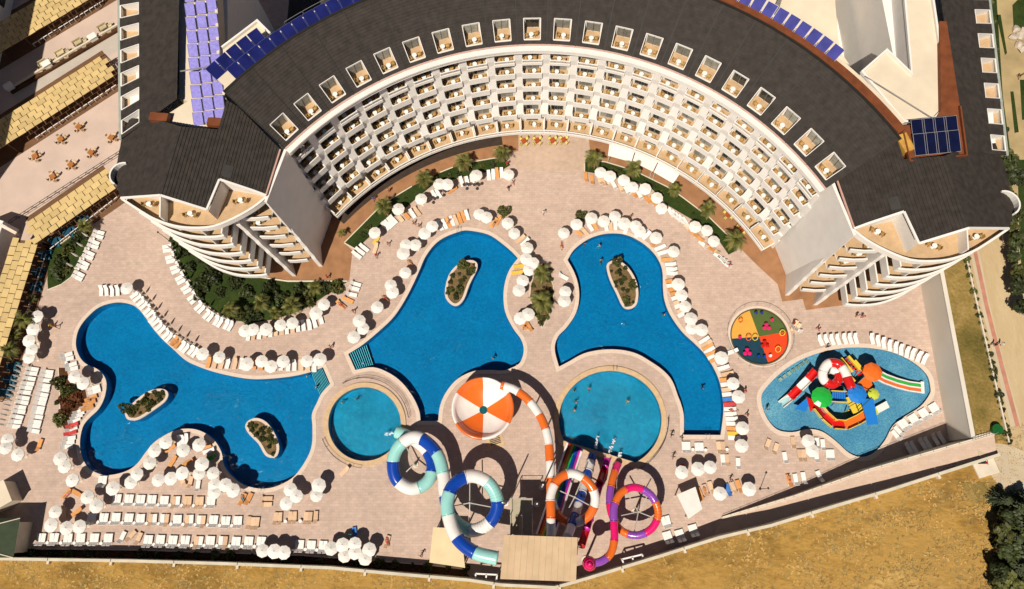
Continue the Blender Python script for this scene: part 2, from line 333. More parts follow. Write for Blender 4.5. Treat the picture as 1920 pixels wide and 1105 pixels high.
# boundary between the sunken resort deck and the higher land south and east of it
FENCE = W([(-260,1043),(0,1048),(250,1052),(420,1057),(620,1065),(740,1076),(880,1088),(940,1097),(1040,1102),(1100,1085),(1240,1042),(1345,1008),(1440,985),(1560,947),(1650,920),(1740,890)], 3.0)+[Vector((68.5, 7.7))]
EASTW = [Vector((65.4, 10.2)), Vector((65.1, 24)), Vector((64.8, 38.2)), Vector((66.5, 62)), Vector((69.5, 120)), Vector((80, 400))]
def zland(x, y):
    t = min(1, max(0, (x-12)/54)); t = t*t*(3-2*t)
    return 2.5+3.5*t
def zramp(x, y): return max(0.0, min(6.1, (x-29.0)/36.0*6.1))
RAMP_N = [Vector((29.0,-1.3)), Vector((39.6,1.8)), Vector((50.5,5.6)), Vector((65.2,9.8)), Vector((68.6,10.8))]
BIG = 1500
basin_out = [Vector((-BIG, FENCE[0].y))]+[p.copy() for p in FENCE]+[Vector((68.4, 10.3))]+EASTW+[Vector((80, BIG)), Vector((-BIG, BIG))]
pool_w = {}
for k, (pts, sh) in POOLS.items():
    pool_w[k] = ccw([Vector(P2(p)) for p in smooth_poly(pts, sh, 4 if k not in ('round_w', 'round_e') else 3)])
cop_w = {'west': .62, 'middle': .62, 'east': .62, 'kids': .7, 'round_w': .8, 'round_e': .8}
splash_w = ccw(W(SPLASH))
holes = [ccw(offset(L, cop_w[k]*.5)) for k, L in pool_w.items()]
deck = sheet('pool_deck', basin_out, holes+[ccw(offset(splash_w, .2))], 0.0, M_deck)
# land outside
gx = [Vector((x, y)) for x in range(-150, 240, 10) for y in range(-120, 260, 10)]
gx = [p for p in gx if not inside(p, basin_out)]
land_out = [Vector((-BIG, -BIG)), Vector((BIG, -BIG)), Vector((BIG, BIG)), Vector((80, BIG))]+[p.copy() for p in EASTW[::-1]]+[Vector((68.4, 10.3))]+[p.copy() for p in FENCE[::-1]]+[Vector((-BIG, FENCE[0].y))]
land = sheet('field', land_out, [], zland, M_field, extra=gx)
# pools: coping ring, shell, water
def ring(name, inner, outer_d, z0, z1, m, parent=None, tess=None):
    o_ = offset(inner, outer_d); n = len(inner); mb = MB()
    for i in range(n):
        j = (i+1) % n; a, b, c, d = inner[i], inner[j], o_[j], o_[i]
        mb.add([(a.x,a.y,z1),(b.x,b.y,z1),(c.x,c.y,z1),(d.x,d.y,z1),(c.x,c.y,z0),(d.x,d.y,z0),(a.x,a.y,z0-.25),(b.x,b.y,z0-.25)],
               [(0,1,2,3),(3,2,4,5),(0,6,7,1)])
    o = mb.build(name, m, parent)
    if parent is None: o['kind'] = 'structure'
    return o
depth = {'west': 1.75, 'middle': 1.7, 'east': 1.5, 'kids': .42, 'round_w': 1.35, 'round_e': 1.25}
def coping_stones(name, L, wd, z0, z1, m, step=1.0):          # one stone after the other round the pool, with open joints
    peri = [0.0]
    for i in range(len(L)): peri.append(peri[-1]+(L[(i+1) % len(L)]-L[i]).length)
    return peri
for k, L in pool_w.items():
    fm = {'kids': M_floor_kid, 'round_w': M_floor_rd, 'round_e': M_floor_rd}.get(k, M_floor_bl)
    wm = {'kids': M_water_k, 'round_w': M_water_r, 'round_e': M_water_r}.get(k, M_water)
    d = depth[k]; mb = MB(); n = len(L)
    mb.add([(p.x, p.y, -d) for p in L], [list(range(n))])
    for i in range(n):
        a, b = L[i], L[(i+1) % n]; mb.add([(a.x,a.y,-d),(b.x,b.y,-d),(b.x,b.y,.02),(a.x,a.y,.02)], [(0,1,2,3)])
    tag(mb.build('pool_basin', fm), kind='structure')
    mb = MB(); mb.add([(p.x, p.y, -.10) for p in L], [list(range(n))])
    tag(mb.build('pool_water', wm), kind='structure')
    ring('pool_coping', L, cop_w[k], 0.0, .05 if not k.startswith('round') else .22, M_orange_cop if k.startswith('round') else M_coping)
# islands
M_islesoil = ground_mat('island gravel', [(.3, (.08, .05, .02)), (.5, (.20, .13, .06)), (.7, (.32, .22, .11))], .6, 2.5, 8.0, .8, 6.0)
ISLE_W = []
for q, pts in enumerate(ISLES):
    L = ccw([Vector(P2(p, .2)) for p in smooth_poly(pts, (), 3)]); I = offset(L, -.42); ISLE_W.append(I)
    mb = MB(); n = len(L)
    for i in range(n):
        j = (i+1) % n; a, b, c, d = L[i], L[j], I[j], I[i]
        mb.add([(a.x,a.y,-1.7),(b.x,b.y,-1.7),(b.x,b.y,.28),(a.x,a.y,.28),(c.x,c.y,.28),(d.x,d.y,.28),(c.x,c.y,.1),(d.x,d.y,.1)], [(3,2,4,5),(5,4,6,7)]); mb.add([(a.x,a.y,-1.7),(b.x,b.y,-1.7),(b.x,b.y,.05),(a.x,a.y,.05)], [(0,1,2,3)], 1); mb.add([(a.x,a.y,.05),(b.x,b.y,.05),(b.x,b.y,.28),(a.x,a.y,.28)], [(0,1,2,3)], 0)
    lab = ['long planted island in the big pool, nearer the red-mulch bed', 'bean-shaped planted island in the big pool, nearer the round pool', 'planted island in the pool with the wide side steps', 'planted island in the pool that wraps round the tube-slide pool'][q]
    r = tag(empty('planted_island', (sum(p.x for p in L)/n, sum(p.y for p in L)/n, -1.7)), lab, 'planter')
    mb.build('kerb', [M_coping, M_floor_bl], r)
    mb = MB(); mb.add([(p.x, p.y, .18) for p in I], [list(range(n))]); mb.build('soil', M_islesoil, r)
# pool steps: alternating bright nosings and dark treads under the water
def steps(corner_a, corner_b, deep_a, deep_b, n, label):
    A, B, C_, D = [P(*p) for p in (corner_a, corner_b, deep_a, deep_b)]
    r = tag(empty('pool_steps', (A+B)/2-Vector((0,0,1.2))), label, 'steps')
    for i in range(n):
        t0, t1, t2 = i/n, (i+.74)/n, (i+1)/n; z = -.16-.11*i
        p = [A.lerp(C_, t0), B.lerp(D, t0), B.lerp(D, t1), A.lerp(C_, t1), B.lerp(D, t2), A.lerp(C_, t2)]
        mb = MB(); mb.prism([(v.x, v.y) for v in (p[0], p[1], p[4], p[5])], -1.8, z, 1); mb.prism([(v.x, v.y) for v in (p[3], p[2], p[4], p[5])], z, z+.035, 0)
        mb.build('step', [M_stepw, M_stepd], r)
steps((604.5,689.5),(618.5,720),(581,698),(599,744),9,'striped entry steps of the big pool with two islands')
steps((653.5,664.5),(667,693.5),(684.5,645),(699.5,689.2),9,'striped entry steps of the pool with one island and a square inlet')
# splash pad
sp = tag(empty('splash_pad', P(1423,631)), 'round splash pad in yellow, green, red and dark blue quarters', 'splash pad')
cs = P(1424,631,.0); M_sp = [mat('pad yellow', (.72,.36,.06), .5, .05), mat('pad green', (.085,.125,.03), .5, .06), mat('pad red', (.80,.06,.012), .5, .05), mat('pad blue', (.008,.045,.075), .5, .08)]
angs = [atan2(P(*q).y-cs.y, P(*q).x-cs.x) for q in ((1371,635),(1406.5,583.5),(1474,622),(1441,680))]
rad = sum((p-cs.xy).length for p in splash_w)/len(splash_w)
for i in range(4):
    a0, a1 = angs[i], angs[(i+1) % 4]
    while a1 > a0: a1 -= 2*pi
    arc = [(cs.x+rad*cos(a0+(a1-a0)*t/16), cs.y+rad*sin(a0+(a1-a0)*t/16)) for t in range(17)]
    mb = MB(); mb.prism([(cs.x, cs.y)]+arc, -.5, -.18); mb.build('quarter', M_sp[i], sp)
mb = MB(); L = [Vector((cs.x+rad*cos(2*pi*i/64), cs.y+rad*sin(2*pi*i/64))) for i in range(64)]
mb.wall(L, -.5, .10, .16, closed=True); mb.build('rim', mat('pad rim', (.10,.085,.04), .4, .1), sp)
mb = MB(); mb.wall(offset(L, .32), 0, .05, .42, closed=True); mb.build('apron', M_coping, sp)
mb = MB(); mb.wall(offset(L, .75), .95, 1.0, .05, closed=True)
for i in range(0, 64, 4):
    q = offset(L, .75)[i]; mb.cyl(q.x, q.y, .05, .97, .025, n=6)
mb.build('rail', M_steel, sp)
# brown terraces, beds, lawns
def flat(name, pts, z, m, sm=None): return sheet(name, ccw(W(pts) if sm is None else [Vector(P2(p)) for p in smooth_poly(pts, sm, 3)]), [], z, m)
flat('hall_forecourt', [(968,215),(972,266),(962,300),(968,318),(1092,322),(1096,300),(1106,268),(1108,215)], .004, M_deck2)
flat('brown_terrace', [(389,505),(540,527),(655,526),(661,470),(645.6,456),(705,396),(735,372.5),(772.5,350),(825,324),(850,314),(887,304),(925,297.5),(972,283),(972,240),(800,270),(640,380),(560,440),(480,430),(397,470)], .006, M_terr)
flat('brown_terrace', [(1104,262),(1108,296),(1134,304),(1167,314),(1200,326),(1251,351),(1277,369),(1317,399),(1329,407),(1365,442),(1394,472),(1420,498),(1458,533),(1466.7,566),(1505,561),(1511,581.7),(1679,560),(1672,538),(1700,480),(1560,470),(1450,440),(1340,340),(1220,270)], .006, M_terr)
LAWN1 = [(326,432),(317,448),(325,470),(335,500),(347,525),(362,545),(385,570),(410,588),(435,600),(470,606),(510,600),(545,590),(580,575),(610,555),(640,536),(652,529),(540,529),(389,507),(396,470),(360,440)]
LAWN2 = [(645.6,456),(705,396),(735,372.5),(772.5,350),(825,324),(850,314),(887,304),(925,297.5),(946,296),(957,310),(944,318),(912,323),(862,333),(812,347),(790,365),(771,381),(752,398),(717.5,420),(692.5,445),(667,468)]
LAWN3 = [(1096,302),(1134,304),(1167.5,314),(1200,326),(1251,351),(1277.5,369),(1317.5,399),(1329,407.5),(1365,442.5),(1381,470),(1366,478),(1350,455),(1335,435),(1312,420),(1292,409),(1251,385),(1220,352),(1192,342),(1155,333),(1097,322)]
LAWN0 = [(101,467),(112,460),(156,427),(172,427),(174,434),(163,460),(150,487),(137.5,517.6),(116,534),(90.5,544),(89,525),(90.5,490)]
LEAFB = [(1017,616),(1004,588),(993,560),(995,535),(1005,505),(1020,492),(1030,515),(1037.5,536),(1038,560),(1030,587.5)]
MULCH = [(110,690),(113,745),(113,778),(118,800),(122,806),(135,782),(150,762),(163,748),(160,732),(140,722),(128,706),(124,690)]
for nm, L in (('lawn', LAWN1), ('lawn', LAWN2), ('lawn', LAWN3), ('lawn', LAWN0)): flat(nm, L, .05, M_lawn)
flat('planting_bed', LEAFB, .06, M_islesoil); flat('planting_bed', MULCH, .05, M_soil)
def kerb(line, h=.16, t=.16, m=M_cream, closed=False):
    mb = MB(); mb.wall(W(line), 0, h, t, closed=closed); tag(mb.build('kerb', m), kind='structure')
kerb([(645.6,456),(705,396),(735,372.5),(772.5,350)]); kerb([(825,324),(850,314)]); kerb([(882,305),(925,297.5),(944,297)])
kerb([(667,468),(645.6,456)])
kerb([(1096,302),(1134,304),(1167.5,314),(1200,326),(1251,351),(1277.5,369),(1317.5,399),(1329,407.5),(1365,442.5)]); kerb([(1096,302),(1096,322)])
kerb([(389,506),(540,528),(652,528)], .22, .22); kerb([(397,474),(389,506)], .22, .22); kerb(LEAFB, .14, .16, M_coping, True)
kerb([(90.5,544),(116,534),(137.5,517.6)]); kerb([(112,460),(156,427)], .3, .25); kerb([(110,690),(113,745),(113,778),(118,800)], .12, .14)
# ramp up to the road along the fence, with its retaining wall
rp = [RAMP_N[0]]+RAMP_N[1:]+[Vector((68.5, 7.9))]+[p for p in FENCE[::-1][1:] if p.x > 26]
sheet('ramp', ccw(rp), [], lambda x, y: zramp(x, y)+.004, paving('ramp paving', (.58,.42,.31), (.63,.46,.35), (.52,.37,.28), .85, .42, stain=.08), extra=[Vector((x, -1.5+(x-30)*.29)) for x in range(32, 66, 4)])
mb = MB(); mb.wall(RAMP_N, -.1, lambda x, y: zramp(x, y)+.16, .35); tag(mb.build('ramp_wall', M_cream), 'cream retaining wall along the sloping ramp beside the children pool', 'wall')
mb = MB()
for i in range(len(RAMP_N)-1):
    a, b = RAMP_N[i], RAMP_N[i+1]; n = 8
    for j in range(n):
        p = a.lerp(b, j/n); q = a.lerp(b, (j+1)/n); z = zramp(p.x, p.y)
        mb.cyl(p.x, p.y, z, z+1.05, .025, n=5); mb.beam((p.x,p.y,z+1.03), (q.x,q.y,zramp(q.x,q.y)+1.03), .045, .045); mb.beam((p.x,p.y,z+.6), (q.x,q.y,zramp(q.x,q.y)+.6), .03, .03)
tag(mb.build('ramp_railing', M_steel), 'thin steel railing along the top of the ramp wall', 'railing')
# boundary wall: wall panels between buttress posts
bw = tag(empty('boundary_wall', (FENCE[6].x, FENCE[6].y, 0)), 'long cream boundary wall with buttresses between deck and dry field', 'wall')
dist = 0; pts = [FENCE[0].copy()]; acc = [0]
for i in range(len(FENCE)-1): acc.append(acc[-1]+(FENCE[i+1]-FENCE[i]).length)
def along(s):
    for i in range(len(FENCE)-1):
        if s <= acc[i+1]: t = (s-acc[i])/(acc[i+1]-acc[i]); return FENCE[i].lerp(FENCE[i+1], t)
    return FENCE[-1].copy()
def zw(x, y): return max(zland(x, y), zramp(x, y))+(.55 if x < 25 else .75)
nseg = int(acc[-1]/9.2)
for i in range(nseg):
    a, b = acc[-1]*i/nseg, acc[-1]*(i+1)/nseg; line = [along(a+.06)]+[along(s) for s in acc if a+.3 < s < b-.3]+[along(b-.06)]
    mb = MB(); mb.wall(line, -.6, zw, .3); mb.wall(line, lambda x, y: zw(x, y), lambda x, y: zw(x, y)+.09, .42); mb.build('wall_panel', M_wallc, bw)
    p = along(a); t = (along(a+.5)-along(max(0, a-.5))).normalized(); nn = Vector((t.y, -t.x))
    mb = MB(); c = p+nn*.36; mb.box((c.x, c.y, zw(p.x, p.y)/2-.05), (.36, .62, zw(p.x, p.y)), atan2(t.y, t.x)); mb.build('buttress', M_cream, bw)
# sunken planting strip at the foot of the wall
dedge = W([(0,1025),(70,1029),(250,1031),(440,1037),(560,1041),(700,1051),(800,1059),(870,1067)])
strip = dedge+[p for p in FENCE[::-1] if -82 < p.x < -9]
sheet('planting_strip', ccw(strip), [], .012, M_soil); mb = MB(); mb.wall(dedge, 0, .14, .2); tag(mb.build('kerb', M_coping), kind='structure')
# tall pale retaining wall on the east side
mb = MB(); mb.wall(EASTW[:4], -.2, 6.15, .5); mb.wall(EASTW[:4], 6.15, 6.3, .62)
ew = tag(mb.build('retaining_wall', mat('pale render', (.70,.63,.53), .8, .07, .15, .08)), 'tall plain pale retaining wall between the children pool and the verge', 'wall')
mb = MB(); mb.wall([Vector((65.4,10.2)), Vector((68.6,10.9))], -.2, 6.15, .4); tag(mb.build('retaining_wall', M_cream), 'short wall end closing the top of the ramp wedge', 'wall')
# east verge, paths, road on the upper level
def up(name, pts, dz, m): return sheet(name, ccw([Vector(P2(p, 6.0)) for p in pts]), [], lambda x, y: zland(x, y)+dz, m)
up('verge', [(1762,480),(1812,478),(1835,590),(1860,690),(1892,828),(1826,826),(1795,670)], .02, M_dryg)
up('dirt_road', [(1812,470),(1835,590),(1860,690),(1895,835),(1990,900),(1990,420),(1890,430)], .02, M_path)
up('paved_path', [(1818,470),(1842,585),(1868,690),(1895,800),(1916,800),(1885,690),(1855,570),(1836,470)], .035, M_conc)
up('paved_path', [(1824,470),(1846,575),(1875,690),(1904,800),(1912,800),(1883,690),(1853,572),(1831,470)], .05, M_redp)
up('concrete_apron', [(1826,826),(1895,835),(1990,880),(1990,960),(1900,940),(1868,905),(1850,880),(1838,862)], .03, M_conc)
up('verge', [(1848,-60),(1990,-60),(1990,430),(1885,430),(1880,300)], .02, mat('worn verge', (.42,.31,.15), .9, .2, .3, .3))
for L in ([(1850,-40),(1866,-40),(1880,180),(1900,330),(1893,300),(1868,120)], [(1868,28),(1876,28),(1888,100),(1884,104)], [(1894,172),(1900,172),(1910,248),(1902,250)], [(1898,10),(1908,0),(1960,0),(1960,60),(1900,50)], [(1912,150),(1990,150),(1990,230),(1916,225)], [(1890,300),(1908,330),(1912,470),(1925,600),(1945,600),(1935,440),(1925,300)]):
    up('grass_strip', L, .045, M_lawn)
sheet('worn_track', ccw([Vector(P2(p, 5.8)) for p in [(1800,905),(1868,905),(1868,940),(1820,945)]]), [], lambda x, y: zland(x, y)+.03, M_dryg)
# ================================================================== HOTEL
HC = Vector((.53, 19.6, 0)); NB = 21; A0 = -47.4; PITCH = 5.27
hotel = tag(empty('hotel_building', HC), 'white crescent hotel with charcoal tiled roof, roof terraces and tiers of balconies', 'building')
RF = [0, 42.95, 44.0, 44.7, 45.1, 45.35, 45.5]          # radius of the balcony fronts, floor 1 to 6
RW = [46.3, 45.5, 45.75, 46.3, 46.7, 46.9, 47.0]        # radius of the window walls
FZ = [0]+[3.4*k for k in range(1, 7)]                   # floor levels
EAVE = 25.0
def lp(R, a, z): a = radians(a); return Vector((R*sin(a), R*cos(a), z))          # local to the arc centre
def wp(R, a, z): return lp(R, a, z)+HC
def arcbox(mb, R0, R1, a0, a1, z0, z1, n=1, mi=0, off=Vector((0,0,0))):
    for i in range(n):
        b0, b1 = a0+(a1-a0)*i/n, a0+(a1-a0)*(i+1)/n
        v = [lp(R0,b0,z0),lp(R0,b1,z0),lp(R1,b1,z0),lp(R1,b0,z0),lp(R0,b0,z1),lp(R0,b1,z1),lp(R1,b1,z1),lp(R1,b0,z1)]
        fs = [(3,2,1,0),(4,5,6,7),(0,1,5,4),(2,3,7,6)]
        if i == 0: fs.append((3,0,4,7))
        if i == n-1: fs.append((1,2,6,5))
        mb.add([q+off for q in v], fs, mi)
def local(name, mb, mats, rz=0, smooth=False, me=None):
    o = bpy.data.objects.new(name, me or mb.mesh(name, mats, smooth)); COL.objects.link(o); o.parent = hotel; o.rotation_euler.z = rz
    return o
aL, aR = A0-PITCH/2-.05, A0+PITCH*(NB-.5)+.05
# window walls floor by floor, ground floor, back wall, slab cores
for k in range(0, 7):
    mb = MB(); z0 = FZ[k]; z1 = FZ[k+1] if k < 6 else EAVE-.4
    arcbox(mb, RW[k], RW[k]+.3, aL, aR, z0, z1-.02, NB*2); local('facade_wall', mb, M_white)
mb = MB(); arcbox(mb, 58.2, 58.6, aL+2, aR-3, 0, 28.4, 48); local('rear_wall', mb, M_white)
mb = MB(); arcbox(mb, 44.95, 45.9, aL, aR, 23.95, 24.72, NB*2); arcbox(mb, 44.75, 45.9, aL, aR, 24.72, EAVE, NB*2); local('cornice', mb, M_white)
mb = MB(); arcbox(mb, 45.55, 45.8, aL, aR, EAVE+.003, EAVE+.12, NB*2); local('gutter', mb, mat('pink gutter', (.62,.40,.33), .5, .1))
# piers
mb = MB(); hw = .74
prof = [(RF[k]+.95 if k > 1 else RF[k]+.05, FZ[k]-.26) for k in range(1, 7)]
pf = [(44.6, 0), (44.6, 3.1)]+[(45.25, 3.1), (45.25, 6.3)]
for k in range(2, 7): pf += [(RF[k]+.34, FZ[k]-.3), (RF[k]+.22, FZ[k]+.95)]
pf += [(RF[6]+.3, 24.3)]
def pier_mesh(h):
    mb = MB(); n = len(pf)
    L = [lp(R, -h, z) for R, z in pf]+[lp(48, -h, 24.3), lp(48, -h, 0)]; Rr = [lp(R, h, z) for R, z in pf]+[lp(48, h, 24.3), lp(48, h, 0)]
    m = len(L); mb.add(L+Rr, [list(range(m)), list(range(2*m-1, m-1, -1))]+[(i, i+m, (i+1) % m+m, (i+1) % m) for i in range(m)]); return mb.mesh('pier', M_white)
pm = pier_mesh(hw)
for i in range(1, NB): local('pier', None, None, -radians(A0+PITCH*(i-.5)), me=pm)
# balconies
ho = 1.94; BAL = {}
for k in range(1, 7):
    mb = MB(); f, wl, z = RF[k], RW[k], FZ[k]; h_ = ho if k > 1 else PITCH/2-.02
    arcbox(mb, f, wl, -h_, h_, z-.28, z-.01, 2, 0); arcbox(mb, f+.2, wl, -h_+.2, h_-.2, z-.012, z, 2, 1)
    ph = 1.05 if 1 < k < 6 else .32
    arcbox(mb, f, f+.14, -h_, h_, z, z+ph, 2, 0)
    if k == 1:
        arcbox(mb, f+.18, wl, -h_, -h_+.18, z, z+1.6, 1, 0)
    else:
        for sg in (-1, 1):
            a, b = sorted((sg*h_, sg*(h_-.2))); arcbox(mb, f+.18, f+1.15, a, b, z, z+(1.05 if k < 6 else 1.0), 1, 0)
    BAL[k] = mb.mesh('balcony', [M_white, M_tan])
rail = {}
for k in (1, 6):
    mb = MB(); f, z = RF[k], FZ[k]; h_ = ho if k > 1 else PITCH/2-.03
    arcbox(mb, f+.02, f+.16, -h_, h_, z+.90, z+1.0, 2); n = 17
    for j in range(n):
        a = -h_+(j+.5)*2*h_/n; arcbox(mb, f+.05, f+.13, a-.045, a+.045, z+.32, z+.90, 1)
    rail[k] = mb.mesh('balustrade', M_white2)
WIN = {}; PANE = {}
for k in range(1, 7):
    mb = MB(); wl, z = RW[k], FZ[k]; arcbox(mb, wl-.06, wl-.004, -1.3, 1.3, z+.02, z+.12); arcbox(mb, wl-.06, wl-.004, -1.3, 1.3, z+2.3, z+2.4)
    for a in (-1.3, -.04, 1.22): arcbox(mb, wl-.06, wl-.004, a, a+.08, z+.12, z+2.3)
    WIN[k] = mb.mesh('window', M_alu)
    mb = MB(); arcbox(mb, wl-.035, wl-.02, -1.22, -.04, z+.12, z+2.3); PANE[(k, 0)] = mb.mesh('pane', M_glass); PANE[(k, 2)] = mb.mesh('pane', M_curt)
    mb = MB(); arcbox(mb, wl-.035, wl-.02, .04, 1.22, z+.12, z+2.3); PANE[(k, 1)] = mb.mesh('pane', M_curt); PANE[(k, 3)] = mb.mesh('pane', M_glass)
def kid(name, me, par): o = bpy.data.objects.new(name, me); COL.objects.link(o); o.parent = par; return o
for i in range(NB):
    rz = -radians(A0+PITCH*i)
    for k in range(1, 7):
        b = local('balcony', None, None, rz, me=BAL[k])
        if k in rail: kid('balustrade', rail[k], b)
        w_ = local('window', None, None, rz, me=WIN[k]); r_ = random.random()
        kid('pane', PANE[(k, 0 if r_ < .6 else 2)], w_); kid('pane', PANE[(k, 3 if r_ < .35 else 1)], w_)
mb = MB(); arcbox(mb, 42.9, 46.25, aL+.5, -7, .0, .02, 24); local('overhang_shade_strip', mb, mat('painted overhang shade', (.05,.032,.022), .8, .2, 1.0))  # dark strip painted in for the shade under the balcony overhang
# tiled roof, one facet per bay with a sunken terrace each
def clip(poly, ax, lo, hi):
    for sgn, lim in ((1, lo), (-1, hi)):
        out = []; n = len(poly)
        for i in range(n):
            a, b = poly[i], poly[(i+1) % n]; da, db = sgn*(a.dot(ax)-lim), sgn*(b.dot(ax)-lim)
            if da >= 0: out.append(a)
            if (da >= 0) != (db >= 0): out.append(a.lerp(b, da/(da-db)))
        poly = out
        if len(poly) < 3: return []
    return poly
def roof_rows(mb, poly, up, pitch=.45, lift=.075, mi=0, base=True):
    up = up.normalized(); s = [p.dot(up) for p in poly]; s0 = math.floor(min(s)/pitch)
    if base: mb.add([p-Vector((0,0,.02)) for p in poly], [list(range(len(poly)))], 1)
    for j in range(s0, int(max(s)/pitch)+1):
        q = clip(poly, up, j*pitch, (j+1)*pitch+.03)
        if len(q) >= 3: mb.add([p+Vector((0,0,lift*(1-(p.dot(up)-j*pitch)/pitch))) for p in q], [list(range(len(q)))], mi)
def terrace(mb, e0, e1, r1, r0, zf):
    """sunken terrace under a hole in the roof: e = front edge, r = rear edge; materials 0 white 1 floor"""
    F = lambda p, z: Vector((p.x, p.y, z))
    mb.add([F(e0,zf),F(e1,zf),F(r1,zf),F(r0,zf)], [(0,1,2,3)], 1)
    for a, b in ((e0,r0),(e1,r1),(r0,r1),(e0,e1)): mb.add([F(a,zf-.1),F(b,zf-.1),b+Vector((0,0,.06)),a+Vector((0,0,.06))], [(0,1,2,3)], 0)
    def cap(a, b, w_=.09):
        mb.beam(a+Vector((0,0,.09)), b+Vector((0,0,.09)), w_, .1, 0)
    cap(e0, e1, .2); cap(e0, r0); cap(e1, r1); cap(r0, r1)
RIDR, RIDZ = 55.2, 30.1
def rp_(R, a):           # point on the flat facet of a bay, a in -1..1 across the bay
    h = PITCH/2; z = EAVE+.05+(R-45.75)/(RIDR-45.75)*(RIDZ-EAVE)
    l, r = lp(R, -h, z), lp(R, h, z); return l.lerp(r, (a+1)/2)
up_ = rp_(RIDR, 0)-rp_(45.75, 0)
c0 = .56; d0, d1 = 46.35, 48.95
mb = MB()
for poly in ([(45.75,-1),(45.75,-c0),(RIDR,-c0),(RIDR,-1)], [(45.75,c0),(45.75,1),(RIDR,1),(RIDR,c0)], [(45.75,-c0),(45.75,c0),(d0,c0),(d0,-c0)], [(d1,-c0),(d1,c0),(RIDR,c0),(RIDR,-c0)]):
    roof_rows(mb, [rp_(R, a) for R, a in poly], up_)
for a in (-1,):
    p, q = rp_(45.75, a)+Vector((0,0,.05)), rp_(RIDR, a)+Vector((0,0,.05)); mb.beam(p, q, .16, .06, 1)
ROOFM = mb.mesh('roof_panel', [M_roof, M_seam])
mb = MB(); terrace(mb, rp_(d0,-c0), rp_(d0,c0), rp_(d1,c0), rp_(d1,-c0), 24.75); TERM = mb.mesh('roof_terrace', [M_white, M_tan])
mb = MB(); a, b = rp_(d1,-c0), rp_(d1,c0); wd = []
for t0, t1 in ((.14, .5), (.52, .88)):
    p0, p1 = a.lerp(b, t0), a.lerp(b, t1); mb.add([Vector((p0.x,p0.y-.05,24.9)),Vector((p1.x,p1.y-.05,24.9)),Vector((p1.x,p1.y-.05,p1.z-.12)),Vector((p0.x,p0.y-.05,p0.z-.12))], [(0,1,2,3)], 0 if t0 < .3 else 0)
TWIN = [mb.mesh('terrace_window', M_curt), mb.mesh('terrace_window', M_glass)]
mb = MB(); p0, p1 = a.lerp(b, .12), a.lerp(b, .90)
for t in (.12, .50, .88):
    p = a.lerp(b, t); mb.box((p.x, p.y-.06, (24.8+p.z)/2), (.05, .05, p.z-24.85))
TFR = mb.mesh('window_frame', M_darkst)
for i in range(NB):
    rz = -radians(A0+PITCH*i); local('roof_panel', None, None, rz, me=ROOFM); t = local('roof_terrace', None, None, rz, me=TERM)
    w_ = kid('terrace_window', TWIN[0 if random.random() < .75 else 1], t); kid('window_frame', TFR, t)
mb = MB(); arcbox(mb, RIDR-.1, RIDR+.25, aL, aR, RIDZ-.2, RIDZ+.16, NB*2); local('ridge', mb, M_seam)
mb = MB(); arcbox(mb, RIDR+.25, 58.6, aL+1, aR-2, 28.4, 28.6, NB*2); local('flat_roof', mb, M_flat)
mb = MB(); arcbox(mb, 55.5, 57.3, 16, aR-1, 28.61, 29.6, 26); arcbox(mb, 55.5, 55.62, 16, aR-1, 29.6, 30.3, 26); local('roof_walkway', mb, M_rust)
mb = MB()
for zz in (29.9,): arcbox(mb, 58.35, 58.40, -37, -12, zz, zz+.05, 20); pass
for a in range(-37, -11, 3): arcbox(mb, 58.35, 58.4, a, a+.06, 28.6, 29.95)

local('roof_railing', mb, M_alu)
